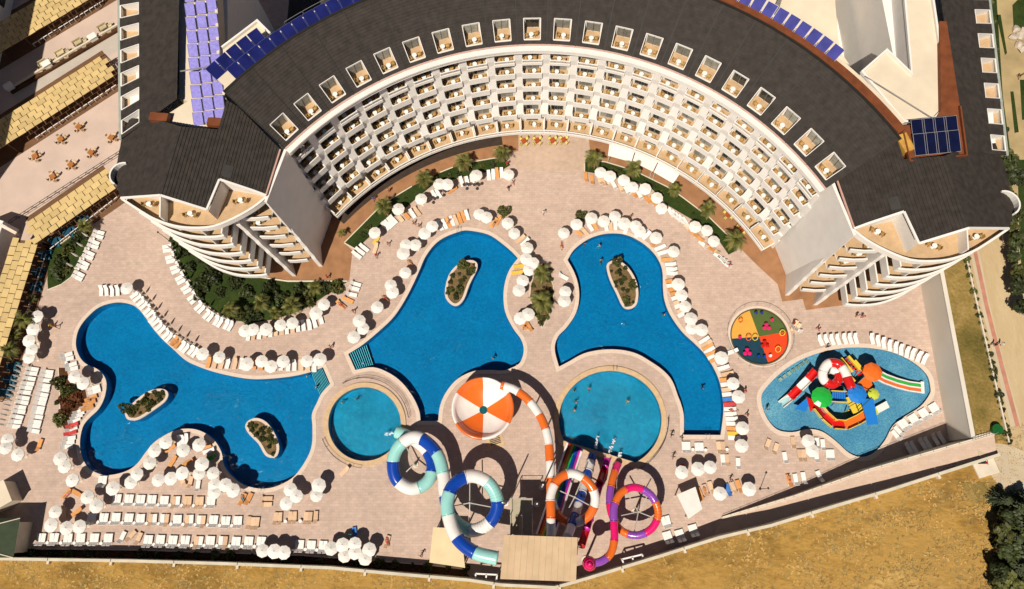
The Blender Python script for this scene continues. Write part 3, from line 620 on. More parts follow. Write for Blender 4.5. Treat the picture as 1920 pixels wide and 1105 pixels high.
# ------------------------------------------------------------------ end pavilions (west one traced, east one is its mirror image)
CRES = [(228,373),(262,395),(290,411),(325,423),(360,427),(400,424),(440,408),(475,388),(500,368)]
CR = [Vector(P2(p, 24.9)) for p in smooth_poly(CRES, (), 3, False)]
def ident(v): return v
def mirr(v): return Vector((-v.x+6.9, v.y-5.7, v.z)) if len(v) == 3 else Vector((-v.x+6.9, v.y-5.7))
def px3(x, y, z): return P(x, y, z)
def pavilion(T):
    def T2(L): return [T(Vector((p[0], p[1]))) for p in L]
    def part(name, mb, m):
        mb.v = [tuple(T(Vector(v))) for v in mb.v]; return mb.build(name, m, hotel)
    body = [(-36.9,43.4),(-34.4,48.6),(-36.6,52.5),(-44.6,56.5),(-50,62),(-59.2,60),(-58.4,52),(-57.6,44.6),(-46,43.2)]
    mb = MB(); mb.prism(body, 0, 23.2); part('pavilion_wall', mb, M_white)
    mb = MB(); mb.prism([(-34.3,48.9),(-36.45,40.9),(-36.8,41.0),(-34.7,49.0)], 0, 24.95); part('end_wall', mb, M_white)
    backy = lambda x: 43.3 if x > -46 else 43.3+(-46-x)*.11
    # stacked crescent balconies
    for k in range(1, 8):
        z = 3.4*k; sh = (1.0-k/7)*.55; L = [Vector((p.x+sh*.9, p.y-sh)) for p in CR]
        if k < 7: L = [p for p in L if -56.6 < p.x < -42.55]; R2 = [Vector((-41.4+sh*1.5, 40.2-sh*1.7)), Vector((-39.4+sh*1.6, 40.15-sh*1.7)), Vector((-37.5+sh*1.8, 40.35-sh*1.7))]
        back = [(L[-1].x, 43.9), (-46, 44.0), (L[0].x, max(44.4, L[0].y+.3))]
        mb = MB(); mb.prism([(p.x, p.y) for p in L]+back, z-.28, z-.01); b_ = part('balcony', mb, M_white)
        mb = MB(); mb.prism([(p.x, p.y) for p in offset(L, -.2, False)]+back, z-.009, z); mb.v = [tuple(T(Vector(v))) for v in mb.v]; sub('floor_tiles', mb, M_tan, b_)
        mb = MB(); mb.wall(L, z, z+1.02, .2); mb.wall(L, z+1.02, z+1.1, .3); mb.v = [tuple(T(Vector(v))) for v in mb.v]; sub('parapet', mb, M_white, b_)
        if k < 7:
            mb = MB(); mb.prism([(p.x, p.y) for p in R2]+[(-36.6, 43.9), (-41.8, 43.9)], z-.28, z-.01); b_ = part('balcony', mb, M_white)
            mb = MB(); mb.prism([(p.x, p.y) for p in offset(R2, -.2, False)]+[(-36.6, 43.9), (-41.8, 43.9)], z-.009, z); mb.v = [tuple(T(Vector(v))) for v in mb.v]; sub('floor_tiles', mb, M_tan, b_)
            mb = MB(); mb.wall(R2, z, z+1.02, .2); mb.v = [tuple(T(Vector(v))) for v in mb.v]; sub('parapet', mb, M_white, b_)
            mb = MB(); mb.wall([L[-1], Vector((L[-1].x+.1, 43.8))], z, z+1.9, .2); part('partition', mb, M_white)
        # partitions and doors
        for x in ((-50.6, -46.6) if k < 7 else (-51.2,)):
            yo = min(L, key=lambda p: abs(p.x-x)).y+.25
            mb = MB(); mb.wall([Vector((x, 43.8)), Vector((x+.6, yo))], z, z+2.6 if k < 7 else z+2.2, .18); part('partition', mb, M_white)
        for x in ((-54.0, -48.4, -44.4, -40.3) if k < 7 else (-40.3,)):
            mb = MB(); y = backy(x)-.03; mb.box((x, y, z+1.2), (1.9, .06, 2.3)); w_ = part('window', mb, M_alu)
            mb = MB(); mb.box((x, y-.04, z+1.2), (1.7, .03, 2.1)); mb.v = [tuple(T(Vector(v))) for v in mb.v]; sub('pane', mb, M_glass, w_)
    # stepped fins
    for (it, ot, ob, ib) in (((-43.0,44,24.0),(-42.2,39.6,21.6),(-40.0,38.0,0),(-42.0,44,0)), ((-37.6,45,24.8),(-37.3,41.9,23.2),(-35.6,39.7,0),(-36.4,45,0))):
        mb = MB(); it, ot, ob, ib = map(Vector, (it, ot, ob, ib)); prof = [it, ot]
        for k in range(6, 0, -1):
            t0, t1 = 1-(3.4*k+.9)/ot.z, 1-(3.4*k-.25)/ot.z
            if t0 > 0: prof.append(ot.lerp(ob, t0)+Vector((0,.07,0)))
            prof.append(ot.lerp(ob, max(t1, .02))-Vector((0,.06,0)))
        prof += [ob, ib]; tn = Vector((.34, 0, 0)); n = len(prof)
        mb.add([p-tn for p in prof]+[p+tn for p in prof], [list(range(n)), list(range(2*n-1, n-1, -1))]+[(i, i+n, (i+1) % n+n, (i+1) % n) for i in range(n)]); part('fin_wall', mb, M_white)
    # roof: two slopes from a ridge
    r1, r2 = px3(340,238,29.2), px3(301.5,367,29.2); b_ = px3(499,367,25.2); f_ = px3(227,372,25.2)
    east = [on_plane(q, r1, r2, b_) for q in ((340,238),(301.5,367),(388,394),(412,337),(475,358),(499,367),(526,281),(447,201),(425,188),(409,243))]
    west = [on_plane(q, r1, r2, f_) for q in ((340,238),(301.5,367),(227,372),(214,335),(228,262),(243,222),(300,226))]
    rd = (r2-r1).normalized()
    mb = MB(); upE = (r1-b_); upE -= rd*upE.dot(rd); roof_rows(mb, [T(v) for v in east], (T(r1+upE)-T(r1)), .45, .09); mb.build('pavilion_roof', [M_roof, M_seam], hotel)
    mb = MB(); upW = (r1-f_); upW -= rd*upW.dot(rd); roof_rows(mb, [T(v) for v in west], (T(r1+upW)-T(r1)), .45, .09); mb.build('pavilion_roof', [M_roof, M_seam], hotel)
    e_ = on_plane((388,394), r1, r2, b_); d_ = on_plane((412,337), r1, r2, b_); g_ = on_plane((475,358), r1, r2, b_)
    mb = MB()
    for a, b in ((f_, r2), (r2, e_), (e_, d_), (d_, g_), (g_, b_)): mb.beam(a+Vector((0,0,.06)), b+Vector((0,0,.06)), .3, .22)
    part('verge_trim', mb, M_white)
    mb = MB(); mb.beam(b_+Vector((0,0,.06)), on_plane((526,281), r1, r2, b_)+Vector((0,0,.06)), .22, .2); part('verge_trim', mb, mat('pink trim', (.58,.33,.26), .6, .1))
    # walls under the attic roof
    mb = MB(); W_ = lambda a, b: mb.add([a-Vector((0,0,.5)), b-Vector((0,0,.5)), Vector((b.x,b.y,23.8)), Vector((a.x,a.y,23.8))], [(0,1,2,3)])
    n_ = Vector((0,.5,0)); W_(f_+n_*2.2, r2+n_*2.6); W_(r2+n_*2.6, e_+n_*2.6); W_(e_, d_); W_(d_, g_+n_*.4); W_(g_+n_*.4, b_)
    part('attic_wall', mb, M_white)
    mb = MB(); q = on_plane((428,322), r1, r2, b_); u = upE.normalized(); s_ = rd
    mb.add([q+u*.6+s_*.9+Vector((0,0,.12)), q-u*.6+s_*.9+Vector((0,0,.12)), q-u*.6-s_*.9+Vector((0,0,.12)), q+u*.6-s_*.9+Vector((0,0,.12))], [(0,1,2,3)]); part('skylight', mb, M_dark)
    # little rounded side balcony on the outer corner
    mb = MB(); cx, cy = -57.4, 45.4
    arc = [(cx-1.75*sin(t), cy+1.75*cos(t)) for t in [radians(-10+i*16) for i in range(11)]]
    mb.prism([(cx+.6, cy+1.75)]+arc+[(cx+.6, cy-1.75)], 23.5, 23.8, 1); mb.wall([Vector(p) for p in arc], 23.8, 25.0, .22, 0); part('side_balcony', mb, [M_white, M_tan])
pavilion(ident); pavilion(mirr)
# ------------------------------------------------------------------ wings running north
def wing_roof(pts_eave, pts_ridge, ze, zr, n, cw):
    """pts: two pixel points each (south, north); bays with sunken terraces along the eave"""
    e0, e1 = P(*pts_eave[0], ze), P(*pts_eave[1], ze); r0, r1 = P(*pts_ridge[0], zr), P(*pts_ridge[1], zr)
    q = lambda s, t: e0.lerp(e1, s).lerp(r0.lerp(r1, s), t)
    for i in range(n):
        s0, s1 = i/n, (i+1)/n; a, b = s0+(s1-s0)*.16, s0+(s1-s0)*.72; up = q((a+b)/2, 1)-q((a+b)/2, 0); mb = MB()
        for poly in (((s0,0),(a,0),(a,1),(s0,1)), ((b,0),(s1,0),(s1,1),(b,1)), ((a,0),(b,0),(b,.03),(a,.03)), ((a,.34),(b,.34),(b,1),(a,1))):
            roof_rows(mb, [q(*p) for p in poly], up, .45, .09)
        mb.build('roof_panel', [M_roof, M_seam], hotel)
        mb = MB(); terrace(mb, q(a,.03), q(b,.03), q(b,.34), q(a,.34), ze-.7); mb.build('roof_terrace', [M_white, M_tan], hotel)
    mb = MB(); mb.beam(e0, e1, .35, .3); mb.build('gutter', mat('grey green gutter', (.36,.38,.33), .5, .1), hotel)
    return e0, e1, r0, r1
e0, e1, r0, r1 = wing_roof(((226,262),(222,-80)), ((332,186),(338,-80)), 23.6, 27.4, 8, 0)
mb = MB(); mb.prism([(-57.6,50.2),(-60.6,86),(-47.4,86),(-45.2,66),(-44.0,55.5),(-50,54)], 0, 23.3); mb.build('wing_wall', M_white, hotel)
# flat roof with the solar field
fl = [P2(p, 26.0) for p in ((352,190),(302,222),(298,228),(360,238),(408,242),(424,190),(412,120),(404,-70),(336,-70),(336,185))]
mb = MB(); mb.prism(fl, 23.2, 26.0); mb.build('flat_roof', M_flat, hotel)
mb = MB(); mb.wall(W([(404,-70),(412,120),(424,190)], 26.0), 26.0, 26.5, .4); mb.build('parapet', M_cream, hotel)
for q in ((300,222),(408,232)):
    c = P(*q, 26.6); mb = MB(); mb.box((c.x, c.y, 26.5), (2.6, 1.2, 1.2), -.1); mb.build('roof_vent', M_rust, hotel)
# annexe roof in the angle between wing and crescent (west)
ann = [P2(p, 27.0) for p in ((418,92),(484,42),(508,66),(446,112),(432,150),(420,180))]
mb = MB(); mb.prism(ann, 0, 27.0, 1, 0); mb.wall([Vector(p) for p in ann[:3]], 27.0, 27.5, .3, 0); mb.build('annexe', [M_white, M_flat], hotel)
sheet('courtyard', ccw([Vector(p) for p in ((-45.5,56),(-45.5,110),(10,110),(10,78.5),(-12,77),(-30,70),(-40,62))]), [], .01, M_dark)  # near-black ground colour stands in for the hotel's shadow here
sheet('courtyard', ccw([Vector(p) for p in ((10,78.5),(10,110),(55,110),(55,60),(44,60),(34,68))]), [], .01, M_flat)
# courtyard walls with narrow windows (west)
Lw = [P(x, y, 26.0) for x, y in ((404,-70),(412,110))]
for i in range(4):
    p = Lw[0].lerp(Lw[1], .25+i*.17)
    for z in (22, 17.5, 13):
        mb = MB(); mb.box((p.x+.32-.03*i, p.y, z), (.12, .9, 2.4), radians(4)); mb.build('slot_window', M_dark, hotel)
# east side: wing, courtyard block and white flat roofs
wing_roof(((1888,292),(1846,-80)), ((1806,284),(1752,-80)), 23.6, 27.4, 8, 0)
mb = MB(); mb.prism([(64.8,46.5),(65.6,86),(52.6,86),(53.4,62),(51,52),(58,47)], 0, 23.3); mb.build('wing_wall', M_white, hotel)
fr = [P2(p, 26.8) for p in ((1614.7,137),(1661,96.5),(1707,140),(1691,-40),(1741,-40),(1776,197),(1750.5,223),(1693.5,231))]
mb = MB(); mb.prism(fr, 0, 26.8, 1, 0); mb.wall([Vector(p) for p in fr], 26.8, 27.25, .3, 0, True); mb.build('annexe', [M_white, M_flat], hotel)
sgn = [Vector(p) for p in fr]
for (a, b, t, z) in ((3,2,.45,20),(3,2,.62,20),(3,2,.8,20),(3,2,.45,15),(3,2,.62,15),(1,0,.35,21),(1,0,.7,20)):
    p = sgn[a].lerp(sgn[b], t); d = (sgn[b]-sgn[a]).normalized(); n_ = Vector((d.y, -d.x))
    if n_.dot(Vector((-1,-.2))) < 0: n_ = -n_
    p = p+n_*.05; mb = MB(); mb.box((p.x, p.y, z), (1.0, .2, 2.6), atan2(d.y, d.x)); mb.build('slot_window', M_brown, hotel)
low = [P2(p, 14.0) for p in ((1452,46),(1478,-40),(1566,-40),(1566,5),(1574,95),(1592,120),(1560,112))]
mb = MB(); mb.prism(low, 0, 14.0, 1, 0); mb.build('courtyard_block', [M_white, M_flat], hotel)
mid = [P2(p, 9.0) for p in ((1566,-40),(1690,-40),(1712,140),(1660,100),(1612,140),(1590,120),(1572,95))]
mb = MB(); mb.prism(mid, 0, 9.0); mb.build('courtyard_block', M_white, hotel)
# rust deck with dark collectors at the inner corner of the east wing
rd = [P2(p, 27.6) for p in ((1690,236),(1752,228),(1765,205),(1762,40),(1775,40),(1800,200),(1812,292),(1706,303))]
mb = MB(); mb.prism(rd, 24, 27.6); mb.build('roof_walkway', M_rust, hotel)
mb = MB(); mb.wall([Vector(P2(p, 27.9)) for p in ((1690,236),(1706,303),(1812,292),(1800,200))], 27.6, 28.1, .2); mb.build('parapet', M_rust, hotel)
mb = MB(); c = P(1693,272,27.2); mb.box((c.x, c.y, 27.2), (1.5, 2.6, 1.6), .35); mb.build('roof_vent', mat('ochre vent', (.55,.30,.06), .6, .2), hotel)
mb = MB(); mb.beam(P(1622,143,27.4), P(1752,224,27.4), .1, .1); mb.beam(P(1690,232,27.9), P(1776,222,27.9), .1, .1); mb.build('roof_railing', M_alu, hotel)
# ------------------------------------------------------------------ solar panels
def panel_mesh(w_, l_, m, fm=None):
    mb = MB(); mb.box((0,0,0), (w_, l_, .05), 0, 0); 
    for x in (-w_/2, w_/2): mb.box((x, 0, .01), (.05, l_, .07), 0, 1)
    for y in (-l_/2, l_/2): mb.box((0, y, .01), (w_, .05, .07), 0, 1)
    return mb.mesh('solar_panel', [m, fm or M_alu])
def array(label): return tag(empty('solar_array', (0, 0, 0)), label, 'solar panels', 'solar arrays on the hotel roof')
def put(par, me, c, rz, tilt):
    o = kid('solar_panel', me, par); o.location = c-par.location; o.rotation_euler = (tilt, 0, rz); return o
pl = panel_mesh(1.36, 1.72, M_solar_l, mat('violet frame', (.16,.14,.30), .6, .1)); A = array('solar panels tinted lilac for reflected sky, in rows of three on the flat west roof'); A.location = P(372,110,26)
for r in range(10):
    for c in range(3):
        x = 356+c*20.5+(r-1)*1.9; y = 18+(r-1)*25.6-c*3.4; put(A, pl, P(x, y, 26.75), radians(3), radians(30))
mb = MB(); mb.beam(P(338,134,27.9), P(416,121,27.9), .14, .14, 0); mb.build('rail_pipe', M_alu, A)
pd = panel_mesh(1.7, 2.35, M_solar_d, mat('navy frame', (.06,.07,.20), .5, .1)); A = array('dark blue solar panels along the outer west edge of the crescent roof'); A.location = wp(57, -30, 28.6)
for i in range(17): a = -46.5+i*1.86; put(A, pd, wp(56.75, a, 29.55), -radians(a), radians(20))
A2 = array('short second row of dark blue solar panels beside the west wing'); A2.location = wp(59.4, -43, 27)
for i in range(5): a = -48.3+i*1.8; put(A2, pd, wp(59.5, a, 28.9), -radians(a), radians(20))
pm_ = panel_mesh(1.55, 2.1, M_solar_m); A = array('violet blue solar panels behind the rust walkway on the crescent roof'); A.location = wp(58, 32, 28.6)
for i in range(18): a = 15.4+i*1.78; put(A, pm_, wp(57.75, a, 29.9), -radians(a), radians(24))
pk = panel_mesh(1.75, 2.9, mat('collector black', (.006,.008,.035), .15, .2, 1.0, spec=.6)); A = array('black solar collectors on the rust deck of the east wing'); A.location = P(1748,255,27.6)
for r in range(2):
    for c in range(4): put(A, pk, P(1722+c*20.5+r*4, 244+r*27-c*2, 28.1), radians(5), radians(14))
# ================================================================== WATER SLIDES
def gloss(name, c): return mat(name, c, .22, .04, 1.0, spec=.5, coat=.3)
SC = {'blue': gloss('slide blue', (.006,.055,.36)), 'aqua': gloss('slide aqua', (.33,.66,.60)), 'white': gloss('slide white', (.84,.78,.72)), 'orange': gloss('slide orange', (.80,.155,.018)),
      'pink': gloss('slide pink', (.78,.012,.15)), 'purple': gloss('slide purple', (.27,.07,.42)), 'red': gloss('slide red', (.62,.012,.01)), 'lblue': gloss('slide light blue', (.02,.20,.62)),
      'green': gloss('slide green', (.02,.42,.05)), 'yellow': gloss('slide yellow', (.80,.55,.05)), 'magenta': gloss('slide magenta', (.55,.03,.32)), 'lime': gloss('slide lime', (.55,.60,.06)), 'indigo': gloss('slide indigo', (.02,.03,.25)), 'dred': gloss('slide dark red', (.28,.008,.008))}
def cat3(pts, n=10):
    V = [Vector(p) for p in pts]; out = []
    for i in range(len(V)-1):
        p0, p1, p2, p3 = V[max(i-1,0)], V[i], V[i+1], V[min(i+2,len(V)-1)]
        for k in range(n):
            t = k/n; out.append(.5*((2*p1)+(p2-p0)*t+(2*p0-5*p1+4*p2-p3)*t*t+(3*p1-p0-3*p2+p3)*t**3))
    return out+[V[-1]]
def resample(pts, step):
    out = [pts[0]]; acc = 0
    for a, b in zip(pts, pts[1:]):
        d = (b-a).length
        while acc+d >= step:
            t = (step-acc)/d; a = a.lerp(b, t); out.append(a); d = (b-a).length; acc = 0
        acc += d
    return out
def tube_slide(name, label, px, r, cols, seglen, ribs=(), group=None, open_from=None, ends=True):
    pts = resample(cat3([P(x, y, z) for x, y, z in px]), .22); root = tag(empty(name, Vector((pts[0].x, pts[0].y, 0))), label, 'water slide', group)
    per = max(2, int(seglen/.22)); i = 0; s = 0
    while i < len(pts)-2:
        seg = pts[i:i+per+1]; mb = MB()
        if len(seg) < 2: break
        if open_from is not None and s >= open_from:      # open trough
            mb.tube(seg, r, 12, 0, False, pi, 2*pi); mb.tube(seg, r-.06, 12, 0, False, pi, 2*pi)
            for sg in (-1, 1):
                rim = [p+(seg[-1]-seg[0]).cross(Vector((0,0,1))).normalized()*sg*(r-.02) for p in seg]; mb.tube(rim, .07, 6, 0)
        else: mb.tube(seg, r, 16)
        for q in (0,): mb.tube([seg[0]-(seg[1]-seg[0])*.25, seg[0]+(seg[1]-seg[0])*.25], r+.07, 16)     # bolted flange
        if s in ribs:
            for p, q in zip(seg[::2], seg[1::2]): mb.tube([p, p.lerp(q, .35)], r+.035, 16)
        mb.build('tube_segment', SC[cols[s % len(cols)]], root, True); i += per; s += 1
    return root, pts
def column(root, x, y, z, r=.14, arms=()):
    mb = MB(); mb.cyl(x, y, .1, z, r, r*.8, 10); mb.build('support_column', M_steel, root)
    mb = MB(); mb.cyl(x, y, 0, .14, r*3, n=12); mb.build('footing', M_cream, root)
    for q in arms: mb = MB(); mb.beam((x, y, z-.4), q, .14, .18); mb.build('support_arm', M_steel, root)
rootA, pA = tube_slide('tube_slide', 'blue, white and aqua spiral tube slide with two loops', [(932,1047,9.0),(890,1036,8.8),(858,1010,8.5),(843,975,8.2),(839,940,8.0),(852,908,7.7),(885,893,7.3),(918,908,6.9),(933,945,6.5),(918,980,6.1),(885,995,5.7),(855,980,5.4),(839,950,5.1),(834,920,4.9),(831,890,4.6),(822,856,4.3),(803,832,4.0),(778,820,3.7),(750,835,3.3),(737,866,2.9),(744,900,2.5),(773,917,2.1),(803,902,1.8),(811,872,1.5),(800,845,1.2),(780,827,1.0),(760,816,.8),(741,810,.6)], .98, ['aqua','blue','white'], 3.3, ribs=(6,8,9))
c = P(886,944,0); arms = [P(886+46*cos(a), 944+46*sin(a), 5.3) for a in (.2, 1.7, 3.0, 4.6)]; column(rootA, c.x, c.y, 5.9, .2, arms)
c = P(779,872,0); arms = [P(779+34*cos(a), 872+38*sin(a), 1.3) for a in (.6, 2.5, 4.2)]; column(rootA, c.x, c.y, 1.9, .17, arms)
for x, y, z in ((838,960,4), (829,900,3.4), (858,1012,7.2)): c = P(x, y, 0); c = P(x, y, z); column(rootA, c.x, c.y, z, .15)
# bowl slide
rootB, pB = tube_slide('bowl_slide', 'orange and white bowl slide fed by a looping tube from the tower', [(1033,1006,9.8),(1033,960,9.5),(1033,928,9.2),(1046,900,8.9),(1073,888,8.5),(1104,906,8.1),(1116,936,7.7),(1104,967,7.3),(1073,981,6.9),(1046,967,6.6),(1034,935,6.3),(1032,900,6.1),(1031,860,5.9),(1027,820,5.6),(1015,785,5.3),(992,752,5.1),(965,731,4.9),(938,722,4.8)], .66, ['white','orange'], 2.5)
bc = P(905,766,4.2); R = 4.75
for i in range(6):
    a0, a1 = radians(90+60*i), radians(150+60*i); mb = MB(); n = 10; prof = [(.62,-1.9),(1.6,-1.65),(2.8,-1.25),(3.7,-.8),(4.25,-.2),(4.45,.55),(4.75,.6),(4.85,.1),(4.6,-.8),(4.0,-1.5)]
    vs = [(bc.x+r*cos(a0+(a1-a0)*j/n), bc.y+r*sin(a0+(a1-a0)*j/n), bc.z+z) for j in range(n+1) for r, z in prof]; m = len(prof)
    mb.add(vs, [(j*m+k, j*m+k+1, (j+1)*m+k+1, (j+1)*m+k) for j in range(n) for k in range(m-1)]); mb.build('bowl_sector', SC['orange' if i % 2 == 0 else 'white'], rootB, True)
mb = MB(); mb.cyl(bc.x, bc.y, .6, 2.32, .6, .64, 20); mb.build('drain_well', mat('well water', (.01,.10,.11), .2, .3, 3.0), rootB)
for i in range(8):
    a = radians(22+45*i); column(rootB, bc.x+4.2*cos(a), bc.y+4.2*sin(a), 2.9, .12)
for x, y, z in ((1032,868,5.2), (1022,806,4.9), (1000,762,4.4)): c = P(x, y, z); column(rootB, c.x, c.y, z, .13)
c = P(1073,934,0); column(rootB, c.x, c.y, 6.8, .2, [P(1073+40*cos(a), 934+42*sin(a), 6.4) for a in (.4, 2.0, 3.6, 5.2)])
# pink / purple / orange
rootD, pD = tube_slide('tube_slide', 'pink, purple and orange tube slide with one loop', [(1106,1056,8.0),(1126,1053,7.9),(1145,1038,7.7),(1152,1010,7.4),(1151,980,7.1),(1152,948,6.8),(1166,923,6.5),(1191,914,6.1),(1220,928,5.7),(1234,960,5.3),(1223,990,4.9),(1194,1004,4.5),(1164,994,4.1),(1147,965,3.6),(1143,935,3.0),(1147,905,2.3),(1154,882,1.5),(1160,868,.7)], .56, ['purple','orange','pink','purple','orange','pink'], 2.7, ribs=(6,7,9,10))
c = P(1105,1057,8.0); mb = MB()
for i in range(7):
    t0, t1 = pi*i/7, pi*(i+1)/7; mb.cyl(c.x, c.y, c.z-1.1*cos(t0), c.z-1.1*cos(t1), max(.02, 1.05*sin(t0)), max(.02, 1.05*sin(t1)), 16)
mb.build('entry_pod', SC['pink'], rootD, True); column(rootD, c.x, c.y, 6.9, .2)
c = P(1190,960,0); column(rootD, c.x, c.y, 4.4, .18, [P(1190+40*cos(a), 960+42*sin(a), 4.2) for a in (.3, 1.6, 2.9, 4.3, 5.4)])
c = P(1146,915,2.2); column(rootD, c.x, c.y, 2.0, .12)
# rainbow racer lanes
rr = tag(empty('racer_slide', P(1035,985,0)), 'wide rainbow racer slide with lanes side by side', 'water slide')
cl = ['dred','orange','yellow','green','blue','indigo','magenta']; prof = [(0,.55),(.10,.6),(.22,1.3),(.40,2.9),(.55,4.0),(.68,5.2),(.85,6.9),(1,8.4)]
Aa, Bb = P(1078,836,.6), P(1022,1006,8.4); d = (Bb-Aa); d.z = 0; d.normalize(); nr = Vector((-d.y, d.x, 0)); lw = .32
def lane(off, wd, col, name, dz=0, hh=.08):
    mb = MB(); L = []
    for t, z in prof: p = Aa.lerp(Bb, t); p.z = z+dz; L.append(p+nr*off)
    for a, b in zip(L, L[1:]): mb.beam(a, b, wd, hh)
    mb.build(name, SC[col], rr)
for i, cn in enumerate(cl): lane((i-3)*lw, lw*.86, cn, 'lane')
for i in range(8): lane((i-3.5)*lw, lw*.14, 'white' if i in (0, 7) else cl[min(i, 6)], 'lane_divider', .12, .22)
for sgn in (-1, 1): lane(sgn*(3.5*lw+.14), .24, 'white', 'side_wall', .15, .4)
for t, z in ((.3, 1.6), (.55, 3.6), (.8, 6.2)):
    for s_ in (-1, 1): p = Aa.lerp(Bb, t)+nr*s_*.9; column(rr, p.x, p.y, z, .1)
# blue-white and red speed slides
tube_slide('speed_slide', 'straight blue and white tube slide between rainbow and red slides', [(1064,1006,8.6),(1072,985,7.4),(1082,955,5.8),(1093,918,3.9),(1104,878,1.9),(1112,852,.75)], .66, ['white','blue'], 2.1)
tube_slide('speed_slide', 'straight red and pink slide ending in the round splash pool', [(1090,1024,9.0),(1104,978,6.8),(1115,938,4.8),(1127,898,2.6),(1135,874,1.3),(1140,857,.7)], .5, ['red','magenta','red','pink'], 3.0, open_from=0)
# tower
tw = tag(empty('slide_tower', P(1010,1045,0)), 'slide tower with flat tan roof, steel columns and zigzag stair', 'tower')
q = [P(945,1003,13), P(1083,1008,13), P(1080,1091,13), P(938,1086,13)]
mb = MB(); mb.prism([(v.x, v.y) for v in q], 12.75, 13.0); roof_ = mb.build('roof', mat('tan roof sheet', (.60,.42,.25), .6, .10, .5, .08), tw)
for s in range(1, 12):
    a, b = q[0].lerp(q[1], s/12), q[3].lerp(q[2], s/12); mb = MB(); mb.beam(a+Vector((0,0,.02)), b+Vector((0,0,.02)), .05, .05); sub('roof_seam', mb, mat('roof sheet seam', (.48,.35,.22), .6, .1), roof_)
ins = lambda u, v: q[0].lerp(q[1], u).lerp(q[3].lerp(q[2], u), v)
for u in (.06, .35, .65, .94):
    for v in (.08, .92): p = ins(u, v); mb = MB(); mb.box((p.x, p.y, 6.4), (.28, .28, 12.7)); mb.build('column', M_steel, tw)
for z in (4.4, 8.6):
    mb = MB(); mb.prism([(p.x, p.y) for p in (ins(.02,.03), ins(.98,.03), ins(.98,.97), ins(.02,.97))], z-.2, z); mb.build('platform', M_steel, tw)
mb = MB()
for a, b in (((.02,.03),(.98,.03)), ((.98,.03),(.98,.97)), ((.02,.97),(.98,.97))):
    for h in (.5, 1.05): mb.beam(ins(*a)-Vector((0,0,4.4-h)), ins(*b)-Vector((0,0,4.4-h)), .06, .06)
mb.build('railing', M_steel, tw)
M_ldg = mat('landing plate', (.42,.36,.25), .6, .08)
mb = MB(); L = [P(957,935,5), P(998,935,5), P(998,966,5), P(957,966,5)]; mb.prism([(v.x, v.y) for v in L], 4.85, 5.0); mb.build('landing', M_ldg, tw)
for v in L: mb = MB(); mb.cyl(v.x, v.y, 0, 6.1, .07, n=8); mb.build('stair_post', M_steel, tw)
for i in range(14):
    t = i/13; p = P(988,964,5).lerp(P(988,1004,8.5), t); mb = MB(); mb.box((p.x, p.y, 5+3.5*t), (1.5, .27, .06)); mb.build('stair_tread', M_ldg, tw)
for i in range(16):
    t = i/15; p = P(966,1010,0).lerp(P(966,962,5), t); mb = MB(); mb.box((p.x, p.y, .3+4.6*t), (1.4, .27, .06)); mb.build('stair_tread', M_ldg, tw)
mb = MB()
for x in (979, 998): mb.beam(P(x,964,6.05), P(x,1004,9.5), .06, .06); mb.beam(P(x,964,5.5), P(x,1004,9.0), .05, .05)
for x in (957, 975): mb.beam(P(x,1010,1.1), P(x,962,6.0), .06, .06)
mb.beam(P(957,935,6.05), P(998,935,6.05), .06, .06); mb.beam(P(957,935,6.05), P(957,964,6.05), .06, .06); mb.beam(P(998,935,6.05), P(998,964,6.05), .06, .06)
mb.build('stair_rail', M_steel, tw)
for x, y in ((1006,946), (1016,914), (948,944)):
    c = P(x, y, 0); mb = MB(); mb.cyl(c.x, c.y, 0, 12.7, .11, n=10); mb.cyl(c.x, c.y, 0, .12, .45, n=14); mb.build('column', M_white2, tw)
# low roofs and small structures on the deck
def canopy(name, label, cat_, px, z, th, m, leg=.1, mleg=M_white2):
    q = [P(*p, z) for p in px]; ctr = sum(q, Vector())/len(q); r = tag(empty(name, Vector((ctr.x, ctr.y, 0))), label, cat_)
    mb = MB(); mb.prism([(v.x, v.y) for v in q], z-th, z); mb.build('roof', m, r)
    for v in q: p = v.lerp(ctr, .1); mb = MB(); mb.cyl(p.x, p.y, 0, z-th, leg, n=8); mb.build('post', mleg, r)
    return r, q
k1, q = canopy('snack_kiosk', 'kiosk with pale yellow flat roof beside the slide tower', 'kiosk', ((812,989),(864,991),(872,1065),(805,1055)), 3.0, .18, mat('pale yellow sheet', (.74,.58,.34), .6, .10, .35))
mb = MB(); c = sum(q, Vector())/4; mb.prism([tuple(v.lerp(c, .14).xy) for v in q], 0, 2.7); mb.build('wall', M_cream, k1)
canopy('shade_canopy', 'square white shade canopy by the foot of the ramp', 'canopy', ((1269,928),(1304,913),(1317,955),(1291,973)), 2.7, .1, M_canopy)
for lab, px in (('white twin frame beside the tower, next to the yellow kiosk', ((892,1076),(932,1078),(930,1095),(891,1092))), ('white twin frame by the wall beneath the pink slide', ((1166,1049),(1204,1040),(1208,1053),(1172,1063)))):
    q = [P(*p, 2.4) for p in px]; r = tag(empty('twin_frame', sum(q, Vector())/4-Vector((0,0,2.4))), lab, 'frame')
    for a, b in ((q[0],q[1]),(q[1],q[2]),(q[2],q[3]),(q[3],q[0]),((q[0]+q[1])/2,(q[2]+q[3])/2)): mb = MB(); mb.beam(a, b, .22, .16); mb.build('beam', M_white2, r)
    for v in q: mb = MB(); mb.cyl(v.x, v.y, 0, 2.4, .09, n=8); mb.build('post', M_white2, r)
gr = tag(empty('drain_grate', P(928,826)), 'slatted dark grate on an ochre slab below the orange bowl', 'grate')
a = P(928,826); mb = MB(); mb.box((a.x, a.y, .03), (2.6, 2.4, .05), .3); mb.build('slab', M_orange_cop, gr)
